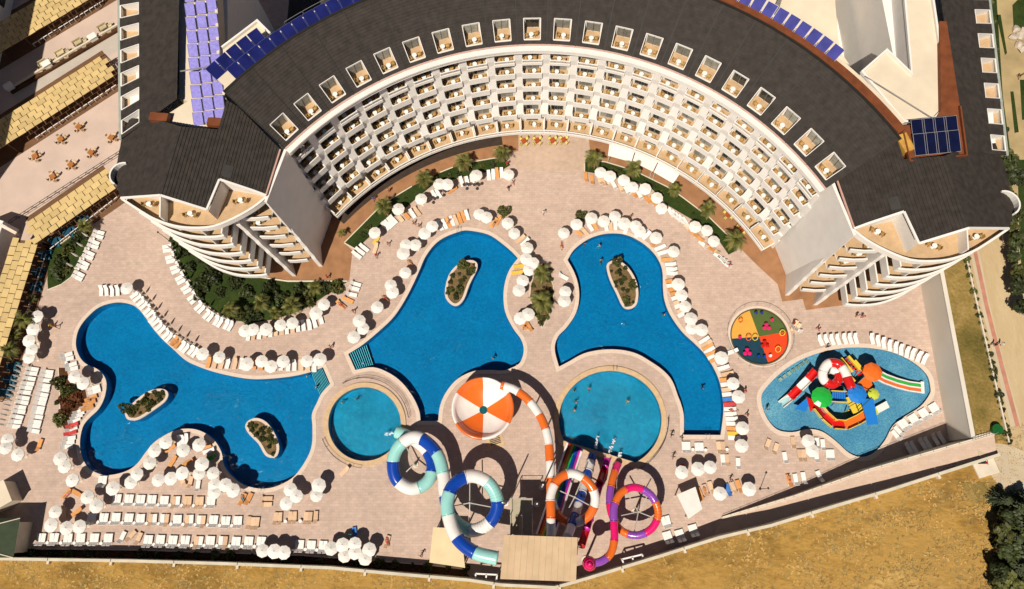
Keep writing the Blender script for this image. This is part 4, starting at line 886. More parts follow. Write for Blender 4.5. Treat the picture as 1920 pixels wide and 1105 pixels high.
for i in range(6):
    mb = MB(); o = (i-2.5)*.26; mb.box((a.x-o*sin(.3), a.y+o*cos(.3)+.1, .09), (1.7, .13, .06), .3); mb.build('slat', M_darkst, gr)
# round pool fittings
def rail_arc(label, cx, cy, rx, ry, a0, a1, h=1.0):
    L = [P(cx+rx*cos(a), cy+ry*sin(a), 0) for a in [radians(a0+(a1-a0)*i/18) for i in range(19)]]; mb = MB()
    for hh in (.5, h): mb.tube([p+Vector((0,0,hh)) for p in L], .03, 6)
    for p in L[::3]: mb.cyl(p.x, p.y, 0, h, .03, n=6)
    tag(mb.build('pool_railing', M_darkst), label, 'railing')
rail_arc('dark curved railing round the round pool on the island-pool side', 684, 795.7, 84, 86, -118, -8)
rail_arc('dark curved railing round the round pool on the slide-free side', 684, 795.7, 82, 82, 95, 160)
rail_arc('dark curved railing beside the tube-slide splash pool', 1144, 788, 108, 106, -2, 62)
def ladder(x, y, rz, label):
    c = P(x, y); r = tag(empty('pool_ladder', c), label, 'ladder')
    for s in (-.28, .28):
        pts = [Vector((s,-.55,.05)), Vector((s,-.5,.75)), Vector((s,-.1,.9)), Vector((s,.25,.6)), Vector((s,.3,-.6))]; m_ = Matrix.Rotation(rz, 3, 'Z')
        mb = MB(); mb.tube([m_ @ p + c for p in pts], .03, 6); mb.build('handrail', M_steel, r, True)
ladder(1326,817,0,'steel ladder at the straight end of the east pool'); ladder(1152,695,pi,'steel ladder on the round tube-slide pool'); ladder(491,917,0,'steel ladder on the big pool by the lounger rows'); ladder(860,434,pi,'steel ladder at the rounded top of the middle pool')
# jets of falling water at slide mouths
M_foam = mat('foam', (.78,.85,.88), .6, .2, 6.0)
for lab, a, b in (('white foam jet from the blue slide', (1116,842,.1), (1121,818,-.05)), ('white foam jet from the red slide', (1141,853,.1), (1152,824,-.05)), ('white foam jet from the purple slide', (1161,864,.1), (1164,848,-.05)), ('white foam jet from the aqua spiral slide', (738,812,.2), (722,814,-.05))):
    A_, B_ = P(*a), P(*b); mb = MB()
    for i in range(26):
        t = random.random(); p = A_.lerp(B_, t)+Vector((random.uniform(-.22,.22), random.uniform(-.2,.2), random.uniform(0,.12))); s = random.uniform(.05,.16)
        mb.cyl(p.x, p.y, p.z-s*.4, p.z+s*.4, s, s*.4, 6)
    tag(mb.build('water_jet', M_foam), lab, 'water jet', kind='stuff')
# ================================================================== CHILDREN'S PLAY STRUCTURE
pg = tag(empty('play_structure', P(1580,740,0)), 'multicoloured water play structure with spiral slide standing in the children pool', 'play structure')
def gpart(name, mb, c, sm=False): mb.build(name, SC[c] if isinstance(c, str) else c, pg, sm)
pts = resample(cat3([P(x, y, z) for x, y, z in ((1597,728,3.6),(1590,712,3.5),(1583,695,3.4),(1570,682,3.2),(1553,682,3.0),(1543,697,2.7),(1545,713,2.5),(1560,721,2.3),(1572,712,2.1),(1570,698,1.9),(1556,692,1.8))]), .2)
seq = ['red','white','red','white','white','red','red','white','red']; per = 9
for s, i in enumerate(range(0, len(pts)-2, per)): mb = MB(); mb.tube(pts[i:i+per+1], .72, 14); gpart('tube_segment', mb, seq[s % len(seq)], True)
L = [P(1528,697,2.2), P(1514,715,1.6), P(1497,735,.9), P(1478,752,.2), P(1466,760,.05)]
L = [P(*p) for p in ((1530,695,2.1),(1516,711,1.6),(1499,728,1.05),(1482,745,.5),(1464,759,.1))]
for i, cn in enumerate(('red','white','red','white')):
    seg = [L[i], L[i].lerp(L[i+1], .5), L[i+1]]; mb = MB(); mb.tube(seg, .62, 10, 0, False, pi, 2*pi)
    nrm = (seg[-1]-seg[0]).cross(Vector((0,0,1))).normalized()
    for sg in (-1, 1): mb.tube([p+nrm*sg*.6 for p in seg], .08, 6)
    gpart('slide_segment', mb, cn, True)
# twin open slide east
L = [P(*p) for p in ((1645,702,2.2),(1660,710,1.6),(1682,718,.9),(1705,724,.4),(1727,727,.12))]
for off, cn, wd in ((.28,'green',.42), (-.42,'orange',.42), (.66,'white',.2), (-.07,'white',.22), (-.8,'white',.2)):
    mb = MB()
    for a, b in zip(L, L[1:]): n_ = (b-a).cross(Vector((0,0,1))).normalized()*-off; mb.beam(a+n_, b+n_, wd, .12 if cn != 'white' else .3)
    gpart('slide_lane', mb, cn)
c = L[-1]; mb = MB(); mb.box((c.x+.2, c.y, .12), (.5, 1.9, .25), -.1); gpart('slide_lip', mb, 'white')
def dome(px, r, z, cn, h=.5, seg=12, nm='umbrella_roof'):
    c = P(*px, z)
    for i in range(seg):
        a0, a1 = 2*pi*i/seg, 2*pi*(i+1)/seg; mb = MB(); mb.add([(c.x, c.y, z+h)]+[(c.x+r*.6*cos(a), c.y+r*.6*sin(a), z+h*.62) for a in (a0, a1)]+[(c.x+r*cos(a), c.y+r*sin(a), z) for a in (a0, a1)], [(0,1,2),(1,3,4,2)])
        gpart(nm, mb, cn)
    mb = MB(); mb.cyl(c.x, c.y, 0, z+h*.9, .1, n=8); gpart('post', mb, M_steel)
dome((1636,698), 1.55, 3.6, 'orange', .45, 8); dome((1541,745), 1.65, 2.9, 'green', .5, 10); dome((1607,739), 1.55, 3.0, 'lblue', .4, 8); dome((1638,739), .92, 2.4, 'lime', .35, 8)
def slab(px, z, th, cn, nm='platform'):
    q = [P(*p, z) for p in px]; mb = MB(); mb.prism([(v.x, v.y) for v in q], z-th, z); gpart(nm, mb, cn)
slab(((1614,748),(1638,748),(1647,795),(1627,797)), 2.6, .12, 'lblue', 'shade_panel')
slab(((1602,724),(1630,700),(1636,722),(1612,745)), 1.9, .15, 'orange'); slab(((1585,746),(1606,740),(1622,770),(1600,776)), 1.6, .15, 'yellow'); slab(((1560,735),(1586,733),(1586,752),(1560,753)), 1.6, .12, 'lblue', 'bridge_deck')
for a, b in (((1558,733),(1590,735)), ((1556,753),(1590,756))): mb = MB(); mb.beam(P(*a,2.4), P(*b,2.4), .12, .5); gpart('bridge_side', mb, 'yellow')
for i in range(7): a, b = P(1560+i*4.2,735,1.66), P(1560+i*4.2,752,1.66); mb = MB(); mb.beam(a, b, .05, .05); gpart('bridge_slat', mb, 'indigo')
slab(((1514,745),(1522,748),(1510,772),(1490,766)), 1.3, .1, 'lblue', 'net_ramp'); slab(((1512,744),(1528,752),(1536,762),(1520,772)), 1.5, .15, 'red')
L = [P(*p) for p in ((1530,762,1.5),(1544,780,1.35),(1562,796,1.25),(1584,798,1.2),(1606,788,1.3),(1622,778,1.45))]
for i in range(5):
    mb = MB(); mb.beam(L[i], L[i+1], 1.35, .12); gpart('walkway', mb, ['dred','red','red','orange','orange'][i])
    n_ = (L[i+1]-L[i]).cross(Vector((0,0,1))).normalized()*.7
    for sg in (-1, 1): mb = MB(); mb.beam(L[i]+n_*sg+Vector((0,0,.45)), L[i+1]+n_*sg+Vector((0,0,.45)), .1, .8); gpart('walkway_side', mb, 'yellow' if sg > 0 else 'yellow')
slab(((1640,764),(1662,752),(1668,764),(1646,776)), .5, .2, 'white', 'slide_lip'); slab(((1634,768),(1642,763),(1648,776),(1640,782)), .6, .2, 'lime', 'slide_lip')
for px in ((1576,672),(1590,668),(1602,676),(1580,690)): mb = MB(); mb.beam(P(*px,1.9), P(px[0]+22,px[1]+26,1.9), .35, .5); gpart('stair_side', mb, 'yellow')
for i in range(6): a, b = P(1583+i*5,676+i*5.5,.5+i*.25), P(1597+i*5,670+i*5.5,.5+i*.25); mb = MB(); mb.beam(a, b, .3, .06); gpart('stair_tread', mb, 'red')
for (a, b) in (((1600,728,3.4),(1630,790,.4)), ((1628,700,3.2),(1560,765,.3)), ((1612,728,3.2),(1648,740,2.2)), ((1590,764,2.4),(1628,742,2.4)), ((1608,770,2.6),(1635,745,2.6)), ((1600,745,2.8),(1612,775,2.8))):
    mb = MB(); mb.beam(P(*a), P(*b), .09, .09); gpart('pipe', mb, mat('dark green pipe', (.04,.07,.03), .4, .1))
for px in ((1604,728),(1634,706),(1614,745),(1590,770),(1622,775),(1560,740),(1584,735),(1518,755),(1534,765),(1562,797),(1606,790),(1556,700),(1576,690)):
    c = P(*px, 1.0); mb = MB(); mb.cyl(c.x, c.y, -.4, 2.2 if px[1] < 730 else 1.3, .09, n=8); gpart('post', mb, 'yellow')
# square stepping stones in the children pool
for i in range(7):
    c = P(1464+i*8.2, 711-i*5.6); mb = MB(); mb.box((c.x, c.y, -.25), (.55, .55, .3), .55); tag(mb.build('stepping_stone', mat('pale green stone', (.45,.58,.45), .7, .1)), 'square pale stepping stone in a row along the children pool edge', 'stepping stone', 'stepping stones in the children pool')
# features on the splash pad
PINK = SC['pink']; YEL = SC['yellow']
def bloom(px, cols, label):
    c = P(*px, -.18); r = tag(empty('spray_flower', c), label, 'spray toy')
    for i, (dx, dy) in enumerate(((0,.38),(-.36,-.2),(.36,-.2))): mb = MB(); mb.cyl(c.x+dx, c.y+dy, .55, .75, .34, .2, 12); mb.build('petal', SC[cols], r); mb = MB(); mb.cyl(c.x+dx, c.y+dy, -.18, .55, .05, n=6); mb.build('stem', SC[cols], r)
bloom((1435,615), 'pink', 'cluster of three pink spray discs on the green quarter'); bloom((1432,648), 'red', 'cluster of three red spray discs near the pad centre'); bloom((1399,662), 'pink', 'cluster of three pink spray discs on the dark blue quarter')
def hoop(px, r_, cn, label):
    c = P(*px, .3); mb = MB(); mb.tube([Vector((c.x+r_*cos(a), c.y+r_*sin(a), .3+.25*sin(a))) for a in [2*pi*i/20 for i in range(21)]], .07, 6, 0, False); mb.cyl(c.x, c.y-r_, -.18, .12, .06, n=6)
    tag(mb.build('spray_hoop', SC[cn], None, True), label, 'spray toy')
hoop((1404,633), .42, 'orange', 'orange spray hoop at the yellow quarter, nearer the rim'); hoop((1416,633), .42, 'yellow', 'yellow spray hoop near the pad centre'); hoop((1467,624), .42, 'yellow', 'yellow spray hoop at the rim between green and red quarters'); hoop((1459,655), .42, 'yellow', 'yellow spray hoop on the red quarter'); hoop((1389,601), .3, 'orange', 'small orange spray hoop on the yellow quarter')
for px, cn, lab in (((1446,601),'pink','pink ball jet on the green quarter'), ((1386,634),'pink','pink jet where yellow meets dark blue'), ((1416,588),'indigo','dark blue jet post on the green quarter, by the yellow edge'), ((1427,588),'indigo','dark blue jet post on the green quarter, away from the yellow edge'), ((1421,669),'blue','blue jet post deep in the dark blue quarter'), ((1432,670),'blue','blue jet post beside the red quarter'), ((1443,668),'white','white and blue jet post on the red quarter')):
    c = P(*px, -.18); mb = MB(); mb.cyl(c.x, c.y, -.18, .3, .1, n=8); mb.cyl(c.x, c.y, .3, .62, .3, .16, 10); tag(mb.build('spray_jet', SC[cn]), lab, 'spray toy')
# ================================================================== PARASOLS
AREAS = [  # anchor pixel, where it stands
 (55,640,'by the pergola tables'), (20,840,'at the kiosk corner beside the shaded loungers'), (125,880,'on the narrow curved bank of the big pool'), (120,965,'around the tan towels by the green-roofed kiosk'),
 (180,930,'at the head of the first lounger row'), (145,712,'over the red-mulch bed'), (300,850,'on the peninsula, on its narrow tip side'), (375,865,'on the peninsula, over the orange cushions'), (310,895,'on the peninsula neck'),
 (415,905,'at the peninsula foot by the big pool bay'), (560,925,'between the big pool and the round pool'), (510,1033,'inside the last lounger row'), (660,1030,'in the dense cluster by the boundary wall'),
 (236,541,'at the rounded end of the big pool'), (400,668,'on the long curved edge of the big pool'), (500,680,'by the big pool steps, over orange cushions'), (590,676,'right beside the striped pool steps'),
 (490,618,'along the lawn edge below the west pavilion'), (598,580,'at the corner of the west lawn'), (672,612,'by the wide steps of the middle pool'), (715,550,'along the slanting side of the middle pool'), (775,465,'at the shoulder of the middle pool'),
 (745,400,'beside the west palm lawn'), (835,345,'at the palm lawn under the balconies'), (905,404,'at the rounded top of the middle pool'), (955,428,'between middle pool and forecourt shrub'), (955,326,'at the end of the palm lawn near the forecourt'),
 (990,490,'at the narrow neck beside the leaf-shaped bed'), (980,560,'on the middle-pool side of the leaf-shaped bed'), (1060,555,'on the east-pool side of the leaf-shaped bed'), (1095,418,'round the top of the east pool, by the small shrub'), (1160,412,'round the top of the east pool'),
 (1245,458,'on the outer shoulder of the east pool'), (1160,335,'along the east palm lawn near the forecourt'), (1235,375,'midway along the east palm lawn'), (1325,435,'at the far end of the east palm lawn'), (1278,555,'along the straight side of the east pool'),
 (1305,612,'at the bend of the east pool'), (1370,700,'between the east pool and the splash pad'), (1392,815,'at the square end of the east pool'), (1305,882,'in the trio below the square pool end'), (1378,921,'beside the white square canopy'), (1518,836,'in the bay of the children pool')]
def area(x, y): return min(AREAS, key=lambda a: (a[0]-x)**2+(a[1]-y)**2)[2]
def parasol_meshes(seg=8, r=1.08):
    mb = MB(); top = 2.72; rim = 2.32
    for i in range(seg):
        a0, a1 = 2*pi*i/seg, 2*pi*(i+1)/seg; c = lambda a, q, z: (q*cos(a), q*sin(a), z); am = (a0+a1)/2
        mb.add([c(a0,.1,top-.02), c(a1,.1,top-.02), c(a1,r*.55,top-.2), c(a0,r*.55,top-.2), c(a1,r,rim), c(a0,r,rim), c(am,r*.93,rim+.015), c(am,r*.53,top-.215), c(a1,r*1.0,rim-.13), c(a0,r*1.0,rim-.13), c(am,r*.94,rim-.14)],
               [(0,1,2,7,3), (3,7,6,5), (7,2,4,6), (5,6,10,9), (6,4,8,10)])
    mb.cyl(0,0,top-.06,top+.06,.2,.05,8); can = mb.mesh('canopy', M_canopy)
    mb = MB(); mb.cyl(0,0,.05,2.7,.03,n=8); pole = mb.mesh('pole', M_white2)
    mb = MB(); mb.cyl(0,0,0,.1,.3,.22,10); base = mb.mesh('base', M_cream)
    return [('canopy', can), ('pole', pole), ('base', base)]
PAR = [parasol_meshes(8, 1.05), parasol_meshes(8, 1.10), parasol_meshes(10, 1.04)]
mb = MB(); mb.tube([(0,0,1.0),(0,0,1.3),(0,0,1.9),(0,0,2.5),(0,0,2.75)], lambda t: [.10,.19,.15,.09,.02][int(round(t*4))], 8); shut = mb.mesh('folded_canopy', M_canopy)
PARC = [('folded_canopy', shut)]+PAR[0][1:]
UMB = [(69,593),(61,617),(54,637.5),(59,656),(54,670),(139,708),(156,719),(12,824),(10,841),(31,854),(111,860),(119,875),(136,900),(210,916),(162,933),(101,961),(95,985),(123,991),(149,987),(180,949),
 (309,830),(289,845),(279,870),(342,844),(372,836),(377,871),(372,889),(342,886),(320,897),(295,900),(256,891),(244,905),(399,889),(401,910),(402,924),(421,910),(437,922),(544,919),(554,930),(537,944),(597,909),(594,930),
 (491.5,1032),(515,1033.5),(532,1035),(621,1030),(641,1023),(665,1020),(645,1043),(693,1032),(684,1047.5),(665,1038),(236,541),(380,664),(410,670),(464,682.5),(490,677.5),(508,686),(529,677.5),
 (457.5,621),(474,619),(498,617),(524,609),(547.5,605),(591,587.5),(606,571),(575.6,677.5),(599,675.6),(672,601.5),(681,617),(662,632),(704,436),(809,424),(796,437.5),(780,459),(762,459),(757,475),(759,512),(731,534),(736,547),(706,577),
 (789,373),(747.5,392.5),(824,346),(837.5,345),(892.5,330),(954,326),(898,401),(911,407.5),(950.5,419),(964,437.5),(987.5,465),(986.5,485.5),(1000,493),(992.5,506),(980,527.5),(972.5,544),(991,590),(976,596),(1060,546),(1058,565),
 (1056,437.5),(1082,421),(1108,409),(1132,414),(1152,406),(1172,419),(1191,424),(1199,433),(1230,445),(1262.5,471),(1125,322.5),(1144,331),(1169,337),(1186,350),(1210,352.5),(1231,370),(1241,390),(1304,424),(1326,432.5),(1338,452.5),
 (1272.5,534),(1279,554),(1284,574),(1296,599),(1296,616),(1316,619),(1354,671),(1376,719),(1386,744),(1392.5,804),(1392,836),(1277,886),(1308,880),(1332,878),(1350,926),(1405,918),(1515,826),(1522.5,845)]
for i, (x, y) in enumerate(UMB):
    c = P(x, y, 2.45); rnd = random.Random(i)
    o = spawn('parasol', PAR[i % 3], (c.x, c.y, 0), rnd.random()*pi, 'open white octagonal parasol '+area(x, y), 'parasol', 'open parasols '+area(x, y), rnd.uniform(.97, 1.05))
    o.rotation_euler = (rnd.uniform(-.05,.05), rnd.uniform(-.05,.05), rnd.random()*pi)
# ================================================================== LOUNGERS
def lounger_meshes(m, back=48):
    mb = MB()
    mb.box((.28,0,.31), (1.28,.62,.05), 0, 0)                      # bed, foot at +x
    for s in (-1, 1): mb.box((.28,s*.30,.30), (1.3,.06,.09), 0, 0)
    for i in range(5): mb.box((-.2+i*.24,0,.34), (.2,.54,.025), 0, 0)
    bed = mb.mesh('bed', m)
    R_ = Matrix.Rotation(radians(back), 3, 'Y'); mb = MB(); c = R_ @ Vector((-.36,0,0))
    mb.box((-.36+c.x*1.0, 0, .33-c.z*-1.0 if False else .33+abs(c.z)), (.74,.58,.05), 0, 0, R_)
    bk = mb.mesh('backrest', m)
    mb = MB()
    for x in (.78, -.22):
        for s in (-1, 1): mb.box((x,s*.27,.14), (.06,.05,.28))
    mb.beam((-.75,-.25,.04), (-.3,-.25,.3), .04, .04); mb.beam((-.75,.25,.04), (-.3,.25,.3), .04, .04); mb.beam((-.22,-.27,.2),(-.22,.27,.2),.04,.04); mb.beam((.78,-.27,.2),(.78,.27,.2),.04,.04)
    mb.beam((-.22,-.27,.26),(.78,-.27,.26),.04,.04); mb.beam((-.22,.27,.26),(.78,.27,.26),.04,.04); mb.beam((-.75,-.25,.06),(-.75,.25,.06),.04,.04); mb.beam((-.3,-.27,.26),(-.22,-.27,.26),.04,.04); mb.beam((-.3,.27,.26),(-.22,.27,.26),.04,.04)
    return [('bed', bed), ('backrest', bk), ('frame', mb.mesh('frame', M_white2))]
LM = {'w': lounger_meshes(M_lounge), 'W': lounger_meshes(M_lounge, 22), 'p': lounger_meshes(M_peach, 35), 'o': lounger_meshes(M_orng, 25), 'y': lounger_meshes(mat('yellow towel', (.78,.48,.07), .8, .05), 20),
      'r': lounger_meshes(mat('red towel', (.62,.06,.06), .85, .15), 25), 'g': lounger_meshes(mat('green towel', (.05,.30,.04), .85, .1), 30), 'b': lounger_meshes(mat('blue towel', (.06,.20,.55), .85, .15), 30)}
CN = {'w': 'white', 'W': 'white low-backed', 'p': 'peach-cushioned', 'o': 'orange-cushioned', 'y': 'yellow-towelled', 'r': 'red-towelled', 'g': 'green-towelled', 'b': 'blue-towelled'}
LOUNGE = []                                                     # (world xy, heading of the head end, colour, where, z)
TABS = []; CLOSED = []
def lg(x, y, hd, c='w', wh='', z=0.0):
    p = P(x, y, z+.3); LOUNGE.append((p.x, p.y, radians(hd), c, wh, z))
def row(x0, y0, x1, y1, n, hd, wh, cols='w', hd1=None, pair=0.0, tab=True, closed=False):
    """n loungers from one pixel to the other; with pair>0 they stand two by two that many pixels apart"""
    for i in range(n):
        t = i/(n-1) if n > 1 else .5; x, y = x0+(x1-x0)*t, y0+(y1-y0)*t; h = hd+(0 if hd1 is None else (hd1-hd)*t); jx, jy, jh = random.uniform(-.8,.8), random.uniform(-.8,.8), random.uniform(-3,3)
        if pair:
            a = radians(h+90); dx, dy = cos(a)*pair/2, -sin(a)*pair/2
            lg(x+dx+jx, y+dy+jy, h+jh, cols[(2*i) % len(cols)], wh); lg(x-dx+jx, y-dy+jy, h+random.uniform(-3,3), cols[(2*i+1) % len(cols)], wh)
        else: lg(x+jx, y+jy, h+jh, cols[i % len(cols)], wh)
        if tab and i < n-1:
            u = (i+.5)/(n-1); a = radians(h); TABS.append((x0+(x1-x0)*u+cos(a)*6, y0+(y1-y0)*u-sin(a)*6, wh))
            if closed: CLOSED.append((x0+(x1-x0)*u+cos(a)*11, y0+(y1-y0)*u-sin(a)*11, wh))
        elif closed and not tab: 
            a = radians(h); CLOSED.append((x+cos(a)*13, y-sin(a)*13, wh))
row(219,939,396,943,9,-90,'in the first straight row below the peninsula','wwwwwwwwwwwpppppww',pair=8.2)
row(172,973,446,980,13,-90,'in the second straight row below the peninsula','wwwwwwwwwwwppwwwwppwwwwww',pair=8.2); row(466,981,482,981,3,-90,'at the end of the second straight row','p',tab=False)
row(521,972,577,971,3,-90,'in the short row between second and last straight rows','p',pair=8.0); lg(592,970,-90,'p','in the short row between second and last straight rows')
row(76,1012,202,1013,6,-90,'in the last straight row by the boundary wall','w',pair=8.2); lg(229,1008,-110,'w','askew in the last straight row by the boundary wall'); lg(246,1005,-130,'p','lying slantwise in the last straight row'); lg(260,1010,-108,'p','beside the slanting lounger in the last row')
row(277,1015,489,1019,10,-92,'in the last straight row by the boundary wall','wwwwwwwwwpwwpwww',pair=8.4); row(562,1024,605,1026,3,-92,'in the last straight row, between the two parasol groups','w',pair=8.0)
row(90,697,64,808,14,172,'in the column beside the red-mulch bed','w',tab=False); row(63,692,28,800,13,172,'in the column along the pergola tables','w',tab=False,closed=True)
row(126,670,134,688,2,196,'at the west shoulder of the big pool','w',pair=8); row(177,727,178,735,2,198,'on the bank beside the red-mulch bed','W',tab=False); row(172,747,165,765,3,205,'on the bank with tan towels','o',tab=False); row(150,772,141,788,4,205,'below the mulch bed on the pool bank','w',tab=False); row(136,798,133,812,3,200,'with a red towel by the pool bank','rwr',tab=False); row(131,822,126,838,3,190,'where the bank narrows','w',tab=False)
row(186,440,147,517,5,165,'along the lawn beside the pergola','w',hd1=152,pair=8.2,closed=True)
CURV = [(315,466),(321,486),(330,505),(340,524),(351,542),(363,560),(376,577),(392,592),(410,603),(429,610)]
for i, (x, y) in enumerate(CURV):
    h = 8+i*6.5; a = radians(h+90); wh = 'round the curved lawn below the west pavilion'
    for s in (-4, 4): lg(x+cos(a)*s, y-sin(a)*s, h+random.uniform(-4,4), 'w', wh)
    if i < 9: TABS.append(((x+CURV[i+1][0])/2+5, (y+CURV[i+1][1])/2-3, wh)); CLOSED.append(((x+CURV[i+1][0])/2+9, (y+CURV[i+1][1])/2-6, wh))
row(190,546,220,546,4,100,'at the rounded end of the big pool','w',tab=False)
NE = [(256,556),(268,570),(280,585),(290,601),(302,615),(315,630),(330,642),(346,651),(363,659)]
for i, (x, y) in enumerate(NE):
    h = 40+i*2; a = radians(h+90); wh = 'on the long curved edge of the big pool'
    for s in (-4, 4): lg(x+cos(a)*s, y-sin(a)*s, h+random.uniform(-4,4), 'o' if i == 6 else 'w', wh)
    if i < 8: TABS.append(((x+NE[i+1][0])/2+5, (y+NE[i+1][1])/2-5, wh)); CLOSED.append(((x+NE[i+1][0])/2+9, (y+NE[i+1][1])/2-9, wh))
row(391,681,590,687,17,78,'by the steps side of the big pool','oppwpwpoowowwwppw',hd1=96,tab=False); row(466,629,580,609,12,88,'along the lawn edge below the west pavilion','wpwpwppwpwww',hd1=100,tab=False); row(590,605,601,598,2,110,'at the corner of the west lawn','w',tab=False)
lg(640,572,140,'o','beside the corner of the west lawn'); row(667,532,660,552,3,165,'at the tip of the brown terrace','w',tab=False); lg(653,563,155,'o','at the tip of the brown terrace')
row(669,479,683,465,3,140,'by the corner of the west palm lawn','W',tab=False); lg(704,466,75,'p','by the corner of the west palm lawn'); lg(706,450,60,'y','under the parasol at the west palm lawn')
row(722,425,738,412,4,135,'along the west palm lawn','w',tab=False); row(749,409,762,403,2,130,'along the west palm lawn','po',tab=False); row(774,402,782,397,2,125,'along the west palm lawn','wp',tab=False); row(814,367,822,363,2,120,'along the west palm lawn','w',tab=False); lg(847,357,30,'o','along the west palm lawn')
row(865,342,886,339,3,105,'at the palm lawn under the balconies','w',tab=False); row(916,329,941,325,4,94,'at the palm lawn under the balconies','wwow',tab=False); row(826,424,876,405,8,118,'round the top of the middle pool','wwowpoow',hd1=108,tab=False)
row(925,418,934,414,2,60,'round the top of the middle pool','o',tab=False); row(976,449,984,455,2,40,'between middle pool and forecourt shrub','pw',tab=False); row(973,500,969,512,2,5,'at the narrow neck beside the leaf-shaped bed','y',tab=False); lg(1056,519,150,'w','at the narrow neck beside the leaf-shaped bed'); row(982,609,991,612,2,-60,'at the tip of the leaf-shaped bed','o',tab=False)
ARC5 = [(1084,435,'o'),(1096,434,'p'),(1106,425,'w'),(1115,423,'o'),(1136,424,'w'),(1145,424,'p'),(1154,422,'w'),(1174,430,'w'),(1197,438,'w'),(1205,437,'w'),(1212,442,'w'),(1229,457,'o'),(1237,465,'W'),(1243,474,'W'),(1250,487,'o'),(1257,496,'w'),(1259,505,'w'),(1260,513,'w')]
for x, y, c in ARC5: h = degrees(atan2(-(y-500), x-1150)); lg(x, y, h, c, 'round the top of the east pool')
row(1258,527,1281,589,9,8,'along the straight side of the east pool','owoowpwpw',hd1=25,tab=False); row(1320,639,1340,675,7,32,'at the bend of the east pool','wpowowo',hd1=18,tab=False); row(1357,690,1363,701,2,12,'between the east pool and the splash pad','wp',tab=False); row(1361,712,1376,822,13,8,'along the east pool towards its square end','owpwbrwwwwoyw',hd1=-4,tab=False)
row(1125,338,1131,341,2,-70,'along the east palm lawn','p',tab=False); row(1098,332,1110,336,2,-85,'at the start of the east palm lawn','o',tab=False); row(1152,349,1200,367,5,-65,'along the east palm lawn','wpwow',tab=False); row(1213,373,1222,378,2,-60,'along the east palm lawn','o',tab=False); row(1258,399,1284,416,5,-62,'in the open run of the east palm lawn','W',tab=False); row(1290,428,1310,446,3,-50,'at the far end of the east palm lawn','poo',tab=False); row(1319,458,1340,470,3,-45,'at the far end of the east palm lawn','wop',tab=False); row(1348,481,1364,496,4,-42,'at the tip of the east palm lawn','w',tab=False)
for x, y in ((1287,840),(1311,841),(1351,840)): row(x,y,x,y,1,-90,'in the row below the square pool end','p' if x > 1320 else 'w',pair=8); TABS.append((x+12,y+3,'in the row below the square pool end'))
row(1359,864,1359,864,1,-90,'beside the trio of parasols','pw',pair=8); lg(1384,870,-92,'w','standing alone beside the trio of parasols'); lg(1439,834,-115,'p','in the slanting pair near the children pool'); lg(1454,842,-112,'p','in the slanting pair near the children pool'); lg(1472,859,-85,'w','standing alone by the children pool'); lg(1280,882,-90,'r','with a red towel in the trio of parasols')
lg(1487,830,-90,'p','in the bay of the children pool'); lg(1532,832,-90,'w','in the bay of the children pool'); lg(1543,835,-90,'w','in the bay of the children pool'); row(1504,855,1504,855,1,-90,'in the bay of the children pool','p',pair=8); lg(1531,857,-90,'w','in the bay of the children pool'); row(1557,855,1557,855,1,-90,'in the bay of the children pool','w',pair=8)
lg(1480,901,-80,'o','under the sunbather at the ramp wall'); lg(1492,900,-85,'w','beside the sunbather at the ramp wall'); lg(1507,897,-85,'w','beside the sunbather at the ramp wall'); lg(1537,894,-70,'w','overhanging the ramp wall shade')
for x, y in ((1249,980),(1252,1009),(1275,1005),(1300,996)): row(x,y,x,y,1,-75,'by the wall near the pink slide','w',pair=8.2)
row(1312,926,1334,914,3,-72,'beside the white square canopy','opp',tab=False); row(1365,919,1386,911,3,-75,'between the canopy and the ramp','bpo',tab=False)
row(1538,638,1605,635,7,106,'along the upper edge of the children pool','w',hd1=98,tab=False); row(1635,635,1733,673,10,98,'along the upper edge of the children pool','w',hd1=62,tab=False)
row(1681,817,1686,808,2,-52,'on the bank of the children pool near the ramp','w',tab=False); row(1695,797,1752,768,4,-60,'on the bank of the children pool near the ramp','w',pair=8)
for x, y in ((1704,847),(1713,845),(1730,839),(1739,837),(1754,831),(1765,827)): lg(x, y-6, 115, 'W', 'in the shade of the ramp wall')
lg(319,841,30,'o','on the peninsula'); row(336,826,349,826,3,92,'at the tip of the peninsula','wwW',tab=False); lg(324,865,60,'o','on the peninsula'); lg(391,846,20,'W','at the tip of the peninsula'); lg(395,859,25,'g','with a green towel on the peninsula'); lg(342,902,-50,'p','on the peninsula neck'); lg(357,904,-95,'p','on the peninsula neck'); lg(371,912,-92,'w','standing alone on the peninsula neck'); lg(352,868,30,'o','on the peninsula'); lg(385,838,200,'o','on the peninsula')
lg(455,936,-112,'o','in the orange pair by the big pool bay'); lg(467,935,-112,'o','in the orange pair by the big pool bay'); lg(500,935,180,'p','in the sideways pair by the big pool bay'); lg(499,946,180,'p','in the sideways pair by the big pool bay'); lg(646,884,45,'p','standing alone by the round pool'); lg(726,1016,-102,'p','under the sunbather beyond the parasol cluster')
lg(125,926,52,'o','beside the tan towels'); lg(144,925,-25,'o','beside the tan towels'); lg(144,960,38,'o','beside the tan towels'); lg(120,960,95,'p','beside the tan towels'); lg(74,834,-100,'o','near the kiosk corner'); row(192,904,192,904,1,-90,'by the big pool, at the first lounger row','w',pair=8); lg(1489,612,60,'p','by the splash pad'); lg(1494,617,55,'p','by the splash pad'); lg(1494,618,-35,'w','by the splash pad')
lg(665,1000,-80,'b','in the dense cluster by the boundary wall'); lg(1372,660,20,'W','between the east pool and the splash pad')
NL = 300
order = sorted(range(len(LOUNGE)), key=lambda i: 0 if LOUNGE[i][3] not in 'w' else 1)
keep = set(order[:NL]) if len(LOUNGE) > NL else set(range(len(LOUNGE)))
